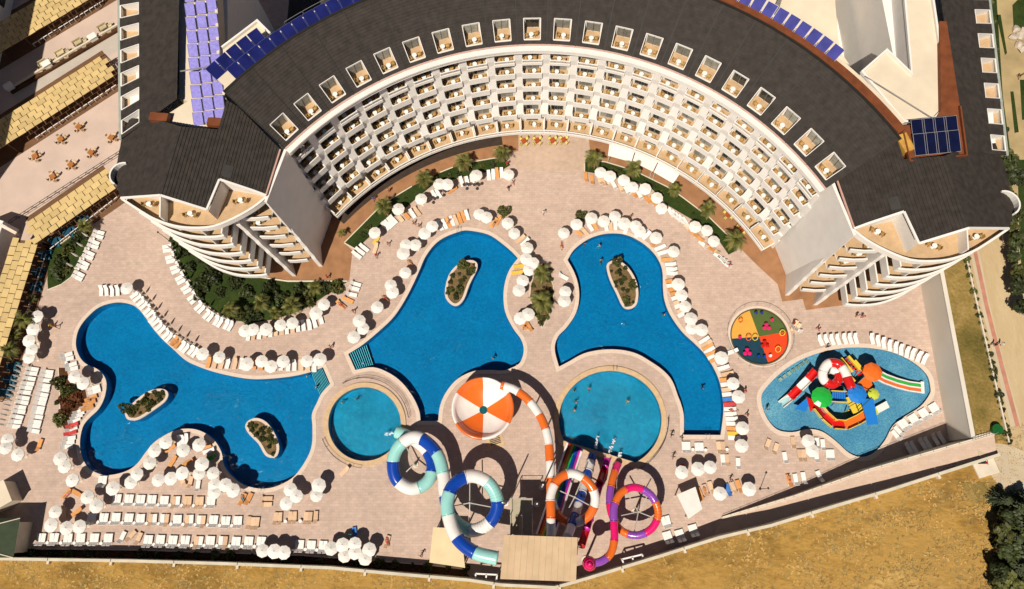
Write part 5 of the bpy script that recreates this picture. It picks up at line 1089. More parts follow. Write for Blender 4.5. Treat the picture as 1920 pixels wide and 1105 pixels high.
# those past three hundred: the white ones that show smallest, away from the straight rows, joined
rest = [i for i in range(len(LOUNGE)) if i not in keep]; far = MB(); tmpl = []
for pn, me in LM['w']: tmpl.append(([v.co.copy() for v in me.vertices], [list(p.vertices) for p in me.polygons], 1 if pn == 'frame' else 0))
for i, (x, y, h, c, wh, z) in enumerate(LOUNGE):
    if i in keep:
        spawn('sun_lounger', LM[c], (x, y, z), h+pi, CN[c]+' sun lounger '+wh, 'sun lounger', 'loungers '+wh)
    else:
        Mx = Matrix.Translation((x, y, z)) @ Matrix.Rotation(h+pi, 4, 'Z')
        for vs_, fs_, mi in tmpl: far.add([Mx @ v for v in vs_], fs_, mi)
if rest: tag(far.build('sun_loungers', [M_lounge, M_white2]), 'remaining white sun loungers standing among the others round the pools', 'sun lounger', kind='stuff')
# side tables and folded parasols
mb = MB(); mb.cyl(0,0,.40,.45,.26,n=10); mb.cyl(0,0,.02,.42,.05,n=6); mb.cyl(0,0,0,.04,.18,n=8); TBL = mb.mesh('side_table', M_white2)
for x, y, wh in TABS:
    c = P(x, y, .4); spawn('side_table', [('side_table', TBL)], (c.x, c.y, 0), 0, 'small round white side table '+wh, 'side table', 'side tables '+wh)
for x, y, wh in CLOSED:
    c = P(x, y, 0); spawn('folded_parasol', PARC, (c.x, c.y, 0), 0, 'folded white parasol '+wh, 'parasol', 'folded parasols '+wh)
print('LOUNGERS', len(LOUNGE), 'TABLES', len(TABS), 'CLOSED', len(CLOSED), 'UMB', len(UMB))
# ================================================================== BALCONY FURNITURE
mb = MB(); mb.cyl(0,0,.68,.72,.36,n=12); mb.cyl(0,0,.02,.7,.04,n=6); mb.cyl(0,0,0,.04,.22,n=8); BT = mb.mesh('balcony_table', M_white2)
mb = MB(); mb.box((0,0,.40),(.46,.46,.08)); mb.box((0,.22,.66),(.46,.06,.5),0,0,Matrix.Rotation(-.15,3,'X')); mb.box((-.24,.0,.55),(.05,.46,.28)); mb.box((.24,.0,.55),(.05,.46,.28))
for sx in (-.19,.19):
    for sy in (-.19,.19): mb.box((sx,sy,.19),(.05,.05,.38))
BCH = mb.mesh('wicker_chair', M_wick)
FLN = ['', 'first', 'second', 'third', 'fourth', 'fifth', 'sixth']; nch = 0
stuffc = MB(); ctm = ([v.co.copy() for v in BCH.vertices], [list(p.vertices) for p in BCH.polygons])
def chair(p, rz, lab, grp, cat_='chair'):
    global nch
    nch += 1
    if nch <= 290: spawn('wicker_chair', [('wicker_chair', BCH)], p, rz, lab, cat_, grp)
    else:
        Mx = Matrix.Translation(p) @ Matrix.Rotation(rz, 4, 'Z'); stuffc.add([Mx @ v for v in ctm[0]], ctm[1])
rb = random.Random(3)
spots = []
for i in range(NB): spots.append((wp(47.25, A0+PITCH*i+rb.uniform(-.3,.3), 24.75), -radians(A0+PITCH*i), 'on a sunken roof terrace of the crescent', 'on the roof terraces'))
for k in (1, 2, 3, 4, 5, 6):
    for i in range(NB):
        R_ = (RF[k]+RW[k])/2+rb.uniform(-.1,.15)-(.1 if k > 1 else -.2); spots.append((wp(R_, A0+PITCH*i+rb.uniform(-.5,.5), FZ[k]), -radians(A0+PITCH*i), 'on a %s-floor balcony of the crescent' % FLN[k], 'on the %s-floor balconies' % FLN[k]))
for T, side in ((ident, 'west'), (mirr, 'east')):
    for k in range(7, 0, -1):
        for x, y in ((-53.6,41.6 if k < 7 else 41.7),(-45.6,39.6 if k < 7 else 39.4),(-40.2,40.9)) if k < 7 else ((-53.2,41.0),(-47.2,39.4),(-40.2,41.4)):
            if k < 7 and x < -50: continue
            q = T(Vector((x+rb.uniform(-.4,.4), y+rb.uniform(-.2,.3)))); fl = 'attic' if k == 7 else FLN[k]+'-floor'
            spots.append((Vector((q.x, q.y, 3.4*k)), rb.uniform(-.5,.5), 'on %s %s balcony of the %s pavilion' % ('an' if k == 7 else 'a', fl, side), 'on the %s pavilion balconies' % side))
for p, rz, wh, grp in spots:
    spawn('balcony_table', [('balcony_table', BT)], p, rz, 'round white table '+wh, 'table', 'round white tables '+grp)
    for s in (-1, 1):
        a = rz+(0 if s > 0 else pi)+rb.uniform(-.3,.3); d = Vector((cos(a), sin(a), 0))*.72; chair(p+d, a-pi/2+rb.uniform(-.3,.3), 'tan wicker chair '+wh, 'wicker chairs '+grp)
if stuffc.v: tag(stuffc.build('wicker_chairs', M_wick), 'remaining tan wicker chairs on the pavilion balconies and lowest crescent balconies', 'chair', kind='stuff')
# ================================================================== WEST TERRACES
def flatz(name, pts, z, m): return sheet(name, ccw(W(pts)), [], z, m)
flatz('terrace', [(-60,-60),(232,-60),(226,270),(232,330),(228,346),(110,430),(60,470),(30,560),(0,700),(-60,700)], .003, M_pale)
M_wdeck = paving('wooden deck', (.17,.085,.04), (.20,.10,.05), (.10,.05,.025), 2.4, .14, stain=.15)
M_dkw = mat('dark stained timber', (.10,.05,.025), .7, .2, 2.0)
def para_strip(a, b, w0, w1):
    A_, B_ = P(*a), P(*b); d = (B_-A_).normalized(); n_ = Vector((d.y, -d.x, 0)); return [tuple((A_+n_*w0).xy), tuple((B_+n_*w0).xy), tuple((B_+n_*w1).xy), tuple((A_+n_*w1).xy)]
def pergola(name, label, a, b, width, rows, pw, z=3.3):
    """a, b: pixel ends of the pool-side edge of the canopy; panels of canvas in running bond"""
    A_, B_ = P(*a, z), P(*b, z); L = (B_-A_).length; d = (B_-A_).normalized(); n_ = Vector((-d.y, d.x, 0)); rz = atan2(d.y, d.x); ph = width/rows
    r = tag(empty(name, Vector((A_.x, A_.y, 0))), label, 'pergola')
    mb = MB(); mb.box((0,0,0), (pw-.13, ph-.05, .05)); pm_ = mb.mesh('canvas_panel', M_sail)
    for j in range(rows):
        off = (j % 2)*.5*pw; n = int((L+pw)/pw)
        for i in range(n):
            x = i*pw+off-pw*.3; 
            if x > L+.2: continue
            c = A_+d*x+n_*((j+.5)*ph)+Vector((0,0,random.uniform(-.04,.04)))
            o = kid('canvas_panel', pm_, r); o.location = c-r.location; o.rotation_euler = (random.uniform(-.03,.03), random.uniform(-.03,.03), rz)
    for t in [i/6 for i in range(7)]:
        for w_ in (.15, width-.15):
            p = A_.lerp(B_, t)+n_*w_; mb = MB(); mb.box((p.x, p.y, z/2), (.14,.14,z-.1), rz); mb.build('post', M_dkw, r)
    for w_ in (.15, width/2, width-.15): mb = MB(); mb.beam(A_+n_*w_-Vector((0,0,.12)), B_+n_*w_-Vector((0,0,.12)), .12, .16); mb.build('beam', M_dkw, r)
    s = para_strip(a, b, -width-1.0, 3.4); sheet('wooden_deck', ccw([Vector(p) for p in s]), [], .02, M_wdeck)
    return r, A_, B_, d, n_
for nm, lb, a, b, wd, rw in (('pergola','canvas pergola beside the lounge sofas, farthest from the pools',(-40,123),(212,-27),6.1,6), ('pergola','canvas pergola between the sofa terrace and the brown café tables',(-30,298),(222,137),5.2,5), ('pergola','canvas pergola next to the west pavilion and the teal tables',(76,451),(222,350),4.4,4), ('pergola','canvas pergola running down past the teal tables to the palms',(72,454),(-20,748),4.6,4)):
    if lb.endswith('palms'): r, A_, B_, d, n_ = pergola(nm, lb, b, a, wd, rw, 1.62)
    else: r, A_, B_, d, n_ = pergola(nm, lb, a, b, wd, rw, 1.62)
# white handrails along the pergolas
for lab, a, b in (('low white rail along the sofa-side pergola',(67,88),(200,6)), ('low white rail along the café-side pergola',(72,263),(224,163)), ('low white rail in front of the teal tables',(100,470),(226,372)), ('low white rail running down past the teal tables',(92,480),(52,600))):
    A_, B_ = P(*a), P(*b); n = 14; r = tag(empty('handrail', A_), lab, 'railing')
    for i in range(n): p, q = A_.lerp(B_, i/n), A_.lerp(B_, (i+.82)/n); mb = MB(); mb.beam(p+Vector((0,0,.9)), q+Vector((0,0,.9)), .12, .08); mb.cyl(p.x, p.y, 0, .9, .05, n=6); mb.build('rail_section', M_white2, r)
# low wall with planting trough, piers and sloping apron
A_, B_ = P(20,171), P(224,51); mb = MB(); mb.wall([A_.xy, B_.xy], 0, .9, .35); tag(mb.build('low_wall', M_cream), 'low cream wall with planting trough below the lounge sofas', 'wall')
d = (B_-A_).normalized(); n_ = Vector((d.y,-d.x,0)); mb = MB(); mb.prism([tuple((A_+n_*.18).xy), tuple((B_+n_*.18).xy), tuple((B_+n_*.9).xy), tuple((A_+n_*.9).xy)], 0, .55); tag(mb.build('planting_trough', M_soil), kind='structure')
sheet('apron', ccw([Vector(p) for p in ((A_+n_*.9).xy, (B_+n_*.9).xy, (B_+n_*4.4).xy, (A_+n_*4.4).xy)]), [], .015, mat('grey apron', (.50,.43,.36), .8, .06, .4))
for t in (.36, .78, .02): c = A_.lerp(B_, t); mb = MB(); mb.box((c.x, c.y, .7), (1.4,1.0,1.4), atan2(d.y,d.x)); mb.box((c.x, c.y, 1.44), (1.6,1.2,.1), atan2(d.y,d.x)); tag(mb.build('wall_pier', M_white), 'square white pier on the low wall below the sofas', 'pier', 'piers on the low terrace wall')
A_, B_ = P(22,418), P(236,282); mb = MB()
for o in (0, .55): mb.beam(A_+Vector((0,-o,.8)), B_+Vector((0,-o,.8)), .07, .07)
for i in range(16):
    p = A_.lerp(B_, i/15); mb.cyl(p.x, p.y, 0, .8, .04, n=6); mb.beam((p.x,p.y,.8), (p.x,p.y-.55,.8), .05, .05)
tag(mb.build('double_railing', M_darkst), 'dark double handrail between the café tables and the pavilion-side pergola', 'railing')
mb = MB(); mb.wall(W([(-40,442),(4,424),(36,434)]), 0, 4.2, .5); mb.wall(W([(30,442),(-8,560)]), 0, 4.0, .5); tag(mb.build('side_wall', M_white), 'tall white wall where two pergolas meet', 'wall')
# neighbouring block west of the terraces (casts the shade over them)
nb = tag(empty('neighbour_block', (-118,88,0)), 'white hotel block beyond the terraces, shading them', 'building')
mb = MB(); mb.box((-119,92,13), (40,90,26)); mb.build('wall', M_white, nb); mb = MB(); mb.box((-119,92,26.2), (41,91,.4)); mb.build('roof', M_roof, nb)
for i in range(7):
    for k in range(6): mb = MB(); mb.box((-98.95, 56+i*12, 3+k*3.6), (.2,2.2,2.0)); mb.build('window', M_glass, nb)
# café tables with four chairs
mb = MB(); mb.box((0,0,.73),(.95,.95,.06)); mb.box((0,0,.36),(.12,.12,.72)); mb.box((0,0,.03),(.5,.5,.05)); CT = mb.mesh('cafe_table', M_wood)
M_chd = mat('pale chair', (.62,.45,.25), .7, .1, 2.0, rnd=.2); mb = MB(); mb.box((0,0,.44),(.46,.46,.06)); mb.box((0,.21,.72),(.44,.05,.5)) ; 
for sx in (-.19,.19):
    for sy in (-.19,.19): mb.box((sx,sy,.22),(.04,.04,.42))
CC = mb.mesh('cafe_chair', M_chd)
for i, (x, y) in enumerate(((65,293),(98,331),(113,261),(132,309),(147,238),(170,286),(208,258))):
    c = P(x, y, .7); a0 = .5+.1*i; spawn('cafe_table', [('cafe_table', CT)], (c.x,c.y,0), a0, 'square brown café table on the open pale terrace', 'table', 'brown café tables')
    for k in range(4): a = a0+pi/2*k; spawn('cafe_chair', [('cafe_chair', CC)], (c.x+.85*cos(a), c.y+.85*sin(a), 0), a-pi/2, 'pale wooden chair at a square brown café table', 'chair', 'café chairs')
# teal tables along the pergola
M_teal = mat('teal cloth', (.010,.065,.11), .6, .3, 2.0); mb = MB(); mb.box((0,0,.7),(1.5,1.2,.1)); mb.box((0,0,.35),(1.2,.9,.7)); TT = mb.mesh('teal_table', M_teal); mb = MB(); mb.box((0,0,.25),(.5,.5,.5)); mb.box((0,.22,.6),(.5,.08,.4)); TS = mb.mesh('teal_stool', mat('light teal seat', (.025,.13,.19), .7, .3, 2.0))
for x, y in ((152,412),(126,434),(100,453),(82,478),(69,510),(64,537),(15,712),(8,735),(22,688)):
    c = P(x, y, .6); spawn('teal_table', [('teal_table', TT)], (c.x,c.y,0), .4, 'teal-clothed table beside the pergola and the palm lawn', 'table', 'teal tables by the pergola')
    for k, (dx, dy) in enumerate(((.9,.5),(.8,-.6),(-.9,.3))): spawn('teal_stool', [('teal_stool', TS)], (c.x+dx, c.y+dy, 0), k*2.0, 'light teal stool at a teal-clothed table', 'stool', 'teal stools by the pergola')
# lounge furniture on the upper terrace
M_sofa = mat('sofa cream', (.58,.47,.28), .8, .1, 2.0, rnd=.2); M_sofd = mat('dark table', (.07,.055,.05), .5, .1)
mb = MB(); mb.box((0,0,.25),(1.7,.85,.35)); mb.box((0,.38,.6),(1.7,.16,.5)); mb.box((-.8,0,.5),(.16,.85,.3)); mb.box((.8,0,.5),(.16,.85,.3)); SF = mb.mesh('sofa', M_sofa)
mb = MB(); mb.box((0,0,.25),(.75,.75,.35)); mb.box((0,.33,.6),(.75,.14,.45)); mb.box((-.33,0,.5),(.12,.75,.3)); mb.box((.33,0,.5),(.12,.75,.3)); AC = mb.mesh('armchair', M_sofa)
mb = MB(); mb.box((0,0,.4),(1.1,.7,.06)); mb.box((0,0,.2),(.8,.5,.38)); LT = mb.mesh('low_table', M_sofd)
for x, y in ((191,51),(144,79),(111,99),(79,118)):
    c = P(x, y, .5); spawn('sofa', [('sofa', SF)], (c.x,c.y,0), .62, 'cream sofa on the upper terrace by the low wall', 'sofa', 'cream sofas on the upper terrace')
    c2 = P(x+7, y+6, .4); spawn('low_table', [('low_table', LT)], (c2.x,c2.y,0), .62, 'low dark table in front of a cream sofa', 'table', 'low dark tables on the upper terrace')
    for dx, dy, a in ((15,-3,-1.0),(-3,15,2.0),(14,8,3.6)): c2 = P(x+dx, y+dy, .5); spawn('armchair', [('armchair', AC)], (c2.x,c2.y,0), a, 'cream armchair of a sofa group on the upper terrace', 'armchair', 'cream armchairs on the upper terrace')
mb = MB(); mb.box((0,0,.4),(.8,.8,.8)); PB = mb.mesh('pot', M_white); 
# ================================================================== VEGETATION
def frond_mesh(L=1.75, drop=.9, m=M_leafy):
    mb = MB(); n = 9; sp = [Vector((L*t*(1-.18*t*t), 0, .28*math.sin(pi*t*.8)-drop*t*t)) for t in [i/n for i in range(n+1)]]
    for i in range(n):
        a, b = sp[i], sp[i+1]; t = (i+.5)/n; w_ = .42*math.sin(pi*(.12+.86*t))+.05
        mb.add([a+Vector((0,.02,0)), a-Vector((0,.02,0)), b-Vector((0,.015,0)), b+Vector((0,.015,0))], [(0,1,2,3)])
        for s in (-1, 1):
            for q in (0, .5):
                r0 = a.lerp(b, q); tip = r0+Vector((.22, s*w_, -.14-.06*t)); mb.add([r0, r0+Vector((.10, 0, .0)), tip], [(0,1,2)])
    return mb.mesh('frond', m)
FR = [frond_mesh(1.75,.75), frond_mesh(1.6,1.15), frond_mesh(1.35,.35), frond_mesh(1.4,1.5,M_dryleaf)]
def trunk_mesh(h):
    mb = MB(); pts = [Vector((.05*math.sin(i), .04*math.cos(i*1.3), h*i/7)) for i in range(8)]; mb.tube(pts, lambda t: .24-.07*t+(.05 if t > .9 else 0), 9)
    for i in range(int(h/.22)): mb.tube([Vector((0,0,.1+i*.22)), Vector((0,0,.2+i*.22))], .25-.06*i*.22/h, 9)
    return mb.mesh('trunk', M_bark)
TRK = {h: trunk_mesh(h) for h in (1.6, 2.6, 3.4)}
def palm(x, y, h, sc, label, nf=24, group='palm trees on the lawns'):
    c = P(x, y, h*sc); r = tag(empty('palm_tree', (c.x, c.y, 0)), label, 'palm tree', group); r.scale = (sc, sc, sc); kid('trunk', TRK[h], r); rg = random.Random(int(x*7+y))
    r.rotation_euler.z = rg.random()*6
    for i in range(nf):
        me = FR[2] if i < nf*.3 else (FR[0] if i < nf*.65 else (FR[1] if i < nf*.92 else FR[3])); o = kid('frond', me, r); o.location = (0,0,h+.02*i*0)
        o.rotation_euler = (rg.uniform(-.2,.2), (-.9+rg.uniform(-.25,.25)) if i < nf*.3 else (-.25+rg.uniform(-.25,.25) if i < nf*.65 else .15+rg.uniform(-.2,.3)), i*2.399+rg.uniform(-.2,.2)); s = rg.uniform(.85,1.12); o.scale = (s, s*rg.uniform(.9,1.2), s)
for x, y, sc, lab in ((941,288,1.1,'palm at the forecourt end of the west palm lawn'),(869,304,1.15,'palm by the green spot on the west palm lawn'),(795,336,1.1,'palm beside the paired parasols on the west lawn'),(718,386,1.1,'palm where the west lawn kerb bends'),(1112,297,1.15,'palm at the forecourt end of the east palm lawn'),(1188,317,1.1,'palm beside the white awnings on the east lawn'),(1265,356,.9,'small palm at the terrace kerb of the east lawn'),(1327,393,1.05,'palm beside the balcony tables on the east lawn'),(1380,450,1.25,'broad palm at the tip of the east palm lawn')): palm(x, y, 2.6, sc, lab, 26)
palm(1014,512,1.6,1.2,'palm at the broad end of the leaf-shaped bed',24); palm(1016,566,1.6,1.4,'large palm in the middle of the leaf-shaped bed',26); palm(641,436,2.6,.6,'slender young palm leaning at the terrace corner',12)
for x, y, h, sc, lab in ((489,568,2.6,1.05,'palm on the curved west lawn beside the terrace kerb'),(546,574,2.6,1.15,'palm near the parasols on the curved west lawn'),(431,580,2.6,1.0,'palm over the lounger arc on the curved west lawn'),(590,540,1.6,.9,'low palm at the pointed end of the curved west lawn'),(516,588,1.6,.8,'low palm behind the parasol row of the curved lawn'),(158,424,2.6,.9,'palm beside the teal tables at the lawn top'),(44,600,2.6,1.1,'palm at the end of the pergola rail'),(18,655,2.6,1.1,'palm over the lower teal tables'),(26,628,2.6,.8,'young palm between pergola and parasols'),(60,560,1.6,.6,'tiny palm behind the pergola rail')): palm(x, y, h, sc, lab, 24)
def bush_mesh(m, n=330, rx=.8, rz=.7, s=.2):
    mb = MB(); rg = random.Random(n)
    for i in range(n):
        u = rg.uniform(-.15,1); th = rg.random()*2*pi; rr = (1-.28*rg.random()**2)*(1+.18*math.sin(3*th)+.12*math.sin(5*th+1)); q = math.sqrt(max(0,1-u*u)); p = Vector((rx*rr*q*cos(th), rx*rr*q*sin(th), .15+rz*rr*max(u,0)))
        nrm = Vector((rg.uniform(-1,1), rg.uniform(-1,1), rg.uniform(.1,1))).normalized(); a = nrm.orthogonal().normalized()*s*rg.uniform(.6,1.2); b = nrm.cross(a)*.55
        mb.add([p-a, p+b, p+a, p-b], [(0,1,2,3)])
    mb.cyl(0,0,0,.6,.06,.03,6,1)
    return mb.mesh('foliage', [m, M_bark])
BU = {'o': bush_mesh(M_leaf), 'd': bush_mesh(M_leafd, 340, .85, .75), 'r': bush_mesh(mat('reddish shrub', (.16,.055,.02), .6, .4, 1.2, rnd=.3), 320, .8, .5), 's': bush_mesh(M_leafd, 200, .5, .45, .16)}
def bush(x, y, k, sc, label, group=None, z=0.0, zb=None):
    c = P(x, y, z+.4*sc); o = spawn('shrub', [('shrub', BU[k])], (c.x, c.y, z), random.random()*6, label, 'shrub', group); o.scale = (sc*random.uniform(.9,1.15), sc*random.uniform(.9,1.15), sc); return o
bush(945,396,'o',1.3,'round green shrub at the top of the middle pool'); bush(1090,404,'o',1.15,'round green shrub at the top of the east pool')
for x, y in ((345,468),(372,462),(386,478),(356,500),(400,520),(378,530),(412,548),(440,530),(395,505),(462,548),(470,590),(525,560),(575,560),(612,540),(630,538),(452,590),(372,555),(505,540),(560,545),(352,452)): bush(x, y, random.choice('dddo'), random.uniform(.9,1.7), 'dark shrub on the curved lawn below the west pavilion', 'shrubs on the curved west lawn')
for x, y in ((112,490),(125,470),(140,452),(122,508),(108,512),(150,440)): bush(x, y, random.choice('do'), random.uniform(.9,1.5), 'olive shrub on the small lawn beside the pergola', 'shrubs on the pergola lawn')
for x, y, k, s in ((108,717,'o',1.25),(124,734,'o',1.3),(111,786,'o',1.2),(130,760,'r',1.0),(142,742,'r',1.0),(120,770,'r',.9),(106,755,'o',.5),(140,730,'d',.8),(118,750,'r',1.0),(150,755,'r',.8)): bush(x, y, k, s, ('olive' if k in 'od' else 'reddish')+' shrub in the red-mulch bed', 'shrubs in the red-mulch bed')
for x in range(60, 880, 34): bush(x+random.uniform(-6,6), 1041+max(0,(x-430))*.055, random.choice('ods'), random.uniform(.55,.95), 'small shrub in the shaded strip under the boundary wall', 'shrubs under the boundary wall')
for x, y in ((690,427),(680,440),(842,330),(860,325),(905,312),(925,307),(760,372),(750,382),(1150,320),(1160,322),(1240,362),(1300,400),(1225,350),(815,338),(880,316)): bush(x, y, random.choice('dos'), random.uniform(.5,.9), 'low green shrub on the palm lawn at the foot of the balconies', 'shrubs on the palm lawns')
for q, I in enumerate(ISLE_W):
    xs, ys = [p.x for p in I], [p.y for p in I]; n = 0; rg = random.Random(q)
    while n < 26:
        p = Vector((rg.uniform(min(xs),max(xs)), rg.uniform(min(ys),max(ys))))
        if not inside(p, I): continue
        n += 1; o = spawn('shrub', [('shrub', BU['s' if n % 3 else 'o'])], (p.x, p.y, .18), rg.random()*6, 'tiny shrub on the planted island '+['nearer the red-mulch bed','nearer the round pool','of the middle pool','of the east pool'][q], 'shrub', 'shrubs on the planted islands %s' % ['nearer the mulch bed','nearer the round pool','of the middle pool','of the east pool'][q]); s = rg.uniform(.4,.8); o.scale = (s,s,s)
for x, y, lab in ((232,764,'feathery shrub overhanging the end of the long island'),(868,496,'feathery shrub at the top of the middle pool island'),(1158,490,'feathery shrub at the top of the east pool island')): bush(x, y, 'o', 1.0, lab, z=.2)
for i in range(40):
    t = random.random(); y = 500+110*t; x = 1016+random.uniform(-18,18)*min(1,(616-y)/40); bush(x, y, random.choice('oos'), random.uniform(.35,.6), 'low plant covering the leaf-shaped bed', 'plants in the leaf-shaped bed')
# trees on the east side, road level
def tree_mesh(m, n, rx, rz, h, s=.35):
    mb = MB(); rg = random.Random(n)
    for k in range(14):
        th = rg.random()*2*pi; rr = rx*rg.uniform(.15,.75); cz = h+rz*rg.uniform(-.4,.8); cx, cy = rr*cos(th), rr*sin(th); cr = rx*rg.uniform(.3,.5)
        for i in range(n//14):
            v = Vector((rg.gauss(0,1), rg.gauss(0,1), rg.gauss(0,1))).normalized()*cr*rg.uniform(.75,1.05); p = Vector((cx,cy,cz))+v; nrm = (v.normalized()+Vector((rg.uniform(-.6,.6),rg.uniform(-.6,.6),rg.uniform(0,.8)))).normalized(); a = nrm.orthogonal().normalized()*s*rg.uniform(.5,1.1); b = nrm.cross(a)*.6; mb.add([p-a,p+b,p+a,p-b], [(0,1,2,3)])
    return mb.mesh('crown', m)
def trunk2(h, r=.16):
    mb = MB(); mb.tube([(0,0,0),(.05,0,h*.5),(0,.06,h)], lambda t: r*(1-.5*t), 8)
    for a in (.3, 2.2, 4.4): mb.tube([(0,0,h*.7),(.5*cos(a),.5*sin(a),h+.4)], .06, 6)
    return mb.mesh('trunk', M_bark)
CRW = [tree_mesh(M_leafd, 900, 1.7, 1.2, 2.6), tree_mesh(M_leaf, 800, 1.4, 1.1, 2.4)]; TR2 = trunk2(2.6)
for i, (x, y) in enumerate(((1886,318),(1892,340),(1888,362),(1894,385),(1890,402),(1896,425),(1900,452),(1902,480),(1906,512),(1908,540),(1912,575),(1880,300),(1862,40),(1866,90),(1870,140),(1876,190),(1882,240),(1857,0))):
    p = P(x, y, 8.0); s = random.uniform(.75,1.15) if i < 12 else .55; o = spawn('roadside_tree', [('trunk', TR2), ('crown', CRW[i % 3 == 2])], (p.x, p.y, zland(p.x,p.y)), random.random()*6, 'dark leafy tree in the hedge line between road and hotel wing' if i < 12 else 'small dark tree in the strip beside the east wing', 'tree', 'hedge trees by the road' if i < 12 else 'small trees beside the east wing'); o.scale = (s,s,s)
for i in range(24):
    t = i/23; x, y = 1813+t*82+random.uniform(-2,2), 486+t*342; p = P(x, y, 6.3); o = spawn('shrub', [('shrub', BU['d' if i % 2 else 'o'])], (p.x, p.y, zland(p.x,p.y)), random.random()*6, 'small shrub in the line along the paved path', 'shrub', 'shrubs along the paved path'); s = random.uniform(.35,.8); o.scale = (s,s,s*.8)
mb = MB(); L = [Vector(P2((1810+t*80, 484+t*346), 6.0)) for t in [i/10 for i in range(11)]]; mb.wall(L, 5.6, 6.35, .22); tag(mb.build('low_wall', M_cream), 'low kerb wall with shrubs along the paved path', 'wall')
def conifer_mesh():
    mb = MB(); rg = random.Random(5)
    for lv in range(14):
        z = .6+lv*.42; R_ = 2.2*(1-lv/15.5); nb = 13
        for b in range(nb):
            a = 2*pi*b/nb+lv*.7+rg.uniform(-.15,.15); L_ = R_*rg.uniform(.75,1.1); d = Vector((cos(a), sin(a), -.25)); side = Vector((-sin(a), cos(a), 0))
            for i in range(6):
                p = Vector((0,0,z))+d*L_*(i+.6)/6; w_ = .30*(1-i/8); 
                for s in (-1,1): mb.add([p, p+d*.32, p+side*s*w_+d*.25-Vector((0,0,.06))], [(0,1,2)])
    return mb.mesh('crown', M_leafd)
CF = conifer_mesh(); mb = MB(); mb.cyl(0,0,0,6.2,.2,.03,8); CFT = mb.mesh('trunk', M_bark)
for x, y, s in ((1882,938,.75),(1902,952,.95),(1919,936,.8),(1912,988,1.05),(1893,1010,.95),(1915,1030,1.05),(1900,1062,1.0),(1918,1075,1.0),(1930,1100,1.1),(1935,1000,1.1)):
    p = P(x, y, 8.0); o = spawn('conifer_tree', [('trunk', CFT), ('crown', CF)], (p.x, p.y, zland(p.x,p.y)), random.random()*6, 'dark conifer in the clump at the edge of the dry field', 'tree', 'conifers beside the dry field'); o.scale = (s,s,s*.8)
for i, (x, y) in enumerate(((1884,972),(1876,1000),(1880,1035),(1888,1088),(1872,1068),(1908,1010),(1905,1100),(1870,1098))):
    p = P(x, y, 8.0); o = spawn('broadleaf_tree', [('trunk', TR2), ('crown', CRW[i % 2])], (p.x, p.y, zland(p.x,p.y)), random.random()*6, 'olive broadleaf tree among the conifers beside the dry field', 'tree', 'broadleaf trees beside the dry field'); sc_ = random.uniform(.75,1.15); o.scale = (sc_,sc_,sc_)
# tufts over the dry field (nobody could count them)
mb = MB(); rg = random.Random(11); nT = 0
while nT < 9000:
    x, y = rg.uniform(-84,84), rg.uniform(-16,12)
    if inside((x,y), basin_out): continue
    dn = noise.noise(Vector((x*.18, y*.3, 0)))
    if dn < rg.uniform(-.5,.4): continue
    nT += 1; z = zland(x,y)+.01; mi = 0 if rg.random() < .55 else (1 if rg.random() < .6 else 2); a0 = rg.random()*6
    for k in range(3):
        a = a0+k*2.1+rg.uniform(-.4,.4); L_ = rg.uniform(.15,.42); w_ = rg.uniform(.05,.11); mb.add([(x-sin(a)*w_,y+cos(a)*w_,z), (x+sin(a)*w_,y-cos(a)*w_,z), (x+cos(a)*L_, y+sin(a)*L_, z+rg.uniform(.02,.07))], [(0,1,2)], mi)
tag(mb.build('grass_tufts', [mat('straw', (.50,.31,.10), .9, .3, .4), mat('brown stalks', (.30,.18,.055), .9, .3, .5), mat('grey green weed', (.27,.21,.08), .9, .3, .5)]), 'dry straw-coloured tufts over the sloping field', 'grass', kind='stuff')
# ================================================================== PEOPLE
def body(pose):
    V = [(0,0,.92,.13),(0,0,1.10,.125),(0,0,1.32,.145),(0,0,1.47,.075),(0,.01,1.56,.085),(0,.01,1.68,.085)]; E = [(0,1),(1,2),(2,3),(3,4),(4,5)]
    def chain(st, pts):
        p = st
        for q in pts: V.append(q); E.append((p, len(V)-1)); p = len(V)-1
    for s in (-1, 1):
        f = s*(.28 if pose == 'walk' else .04)
        chain(0, [(s*.10,0,.86,.095),(s*.11,f*.6,.48,.065),(s*.11,f-.05*(pose=='walk'),.10,.045),(s*.12,f+.12,.03,.035)])
        g = -s*(.22 if pose == 'walk' else .03); sp = .24 if pose != 'out' else .55
        chain(2, [(s*.19,0,1.40,.06),(s*sp,g*.5,1.14 if pose != 'out' else 1.42,.045),(s*(sp+.02) if pose != 'out' else s*.75,g+.06,.90 if pose != 'out' else 1.5,.035),(s*(sp+.03) if pose != 'out' else s*.85,g+.08,.80 if pose != 'out' else 1.55,.03)])
    me = bpy.data.meshes.new('person'); me.from_pydata([v[:3] for v in V], E, []); bm = bmesh.new(); bm.from_mesh(me); ly = bm.verts.layers.skin.verify(); bm.verts.ensure_lookup_table()
    for i, v in enumerate(bm.verts): v[ly].radius = (V[i][3], V[i][3]*(.75 if i < 3 else 1)); v[ly].use_root = (i == 0)
    bm.to_mesh(me); bm.free(); o = bpy.data.objects.new('person', me); COL.objects.link(o); o.modifiers.new('s', 'SKIN').use_smooth_shade = True; ss = o.modifiers.new('u', 'SUBSURF'); ss.levels = 1; ss.render_levels = 1
    dg = bpy.context.evaluated_depsgraph_get(); out = bpy.data.meshes.new_from_object(o.evaluated_get(dg)); bpy.data.objects.remove(o); return out
SK = [mat('skin tan', (.46,.22,.12), .6, .08, 4.0), mat('skin light', (.60,.34,.22), .6, .08, 4.0), mat('skin brown', (.30,.14,.075), .6, .08, 4.0)]
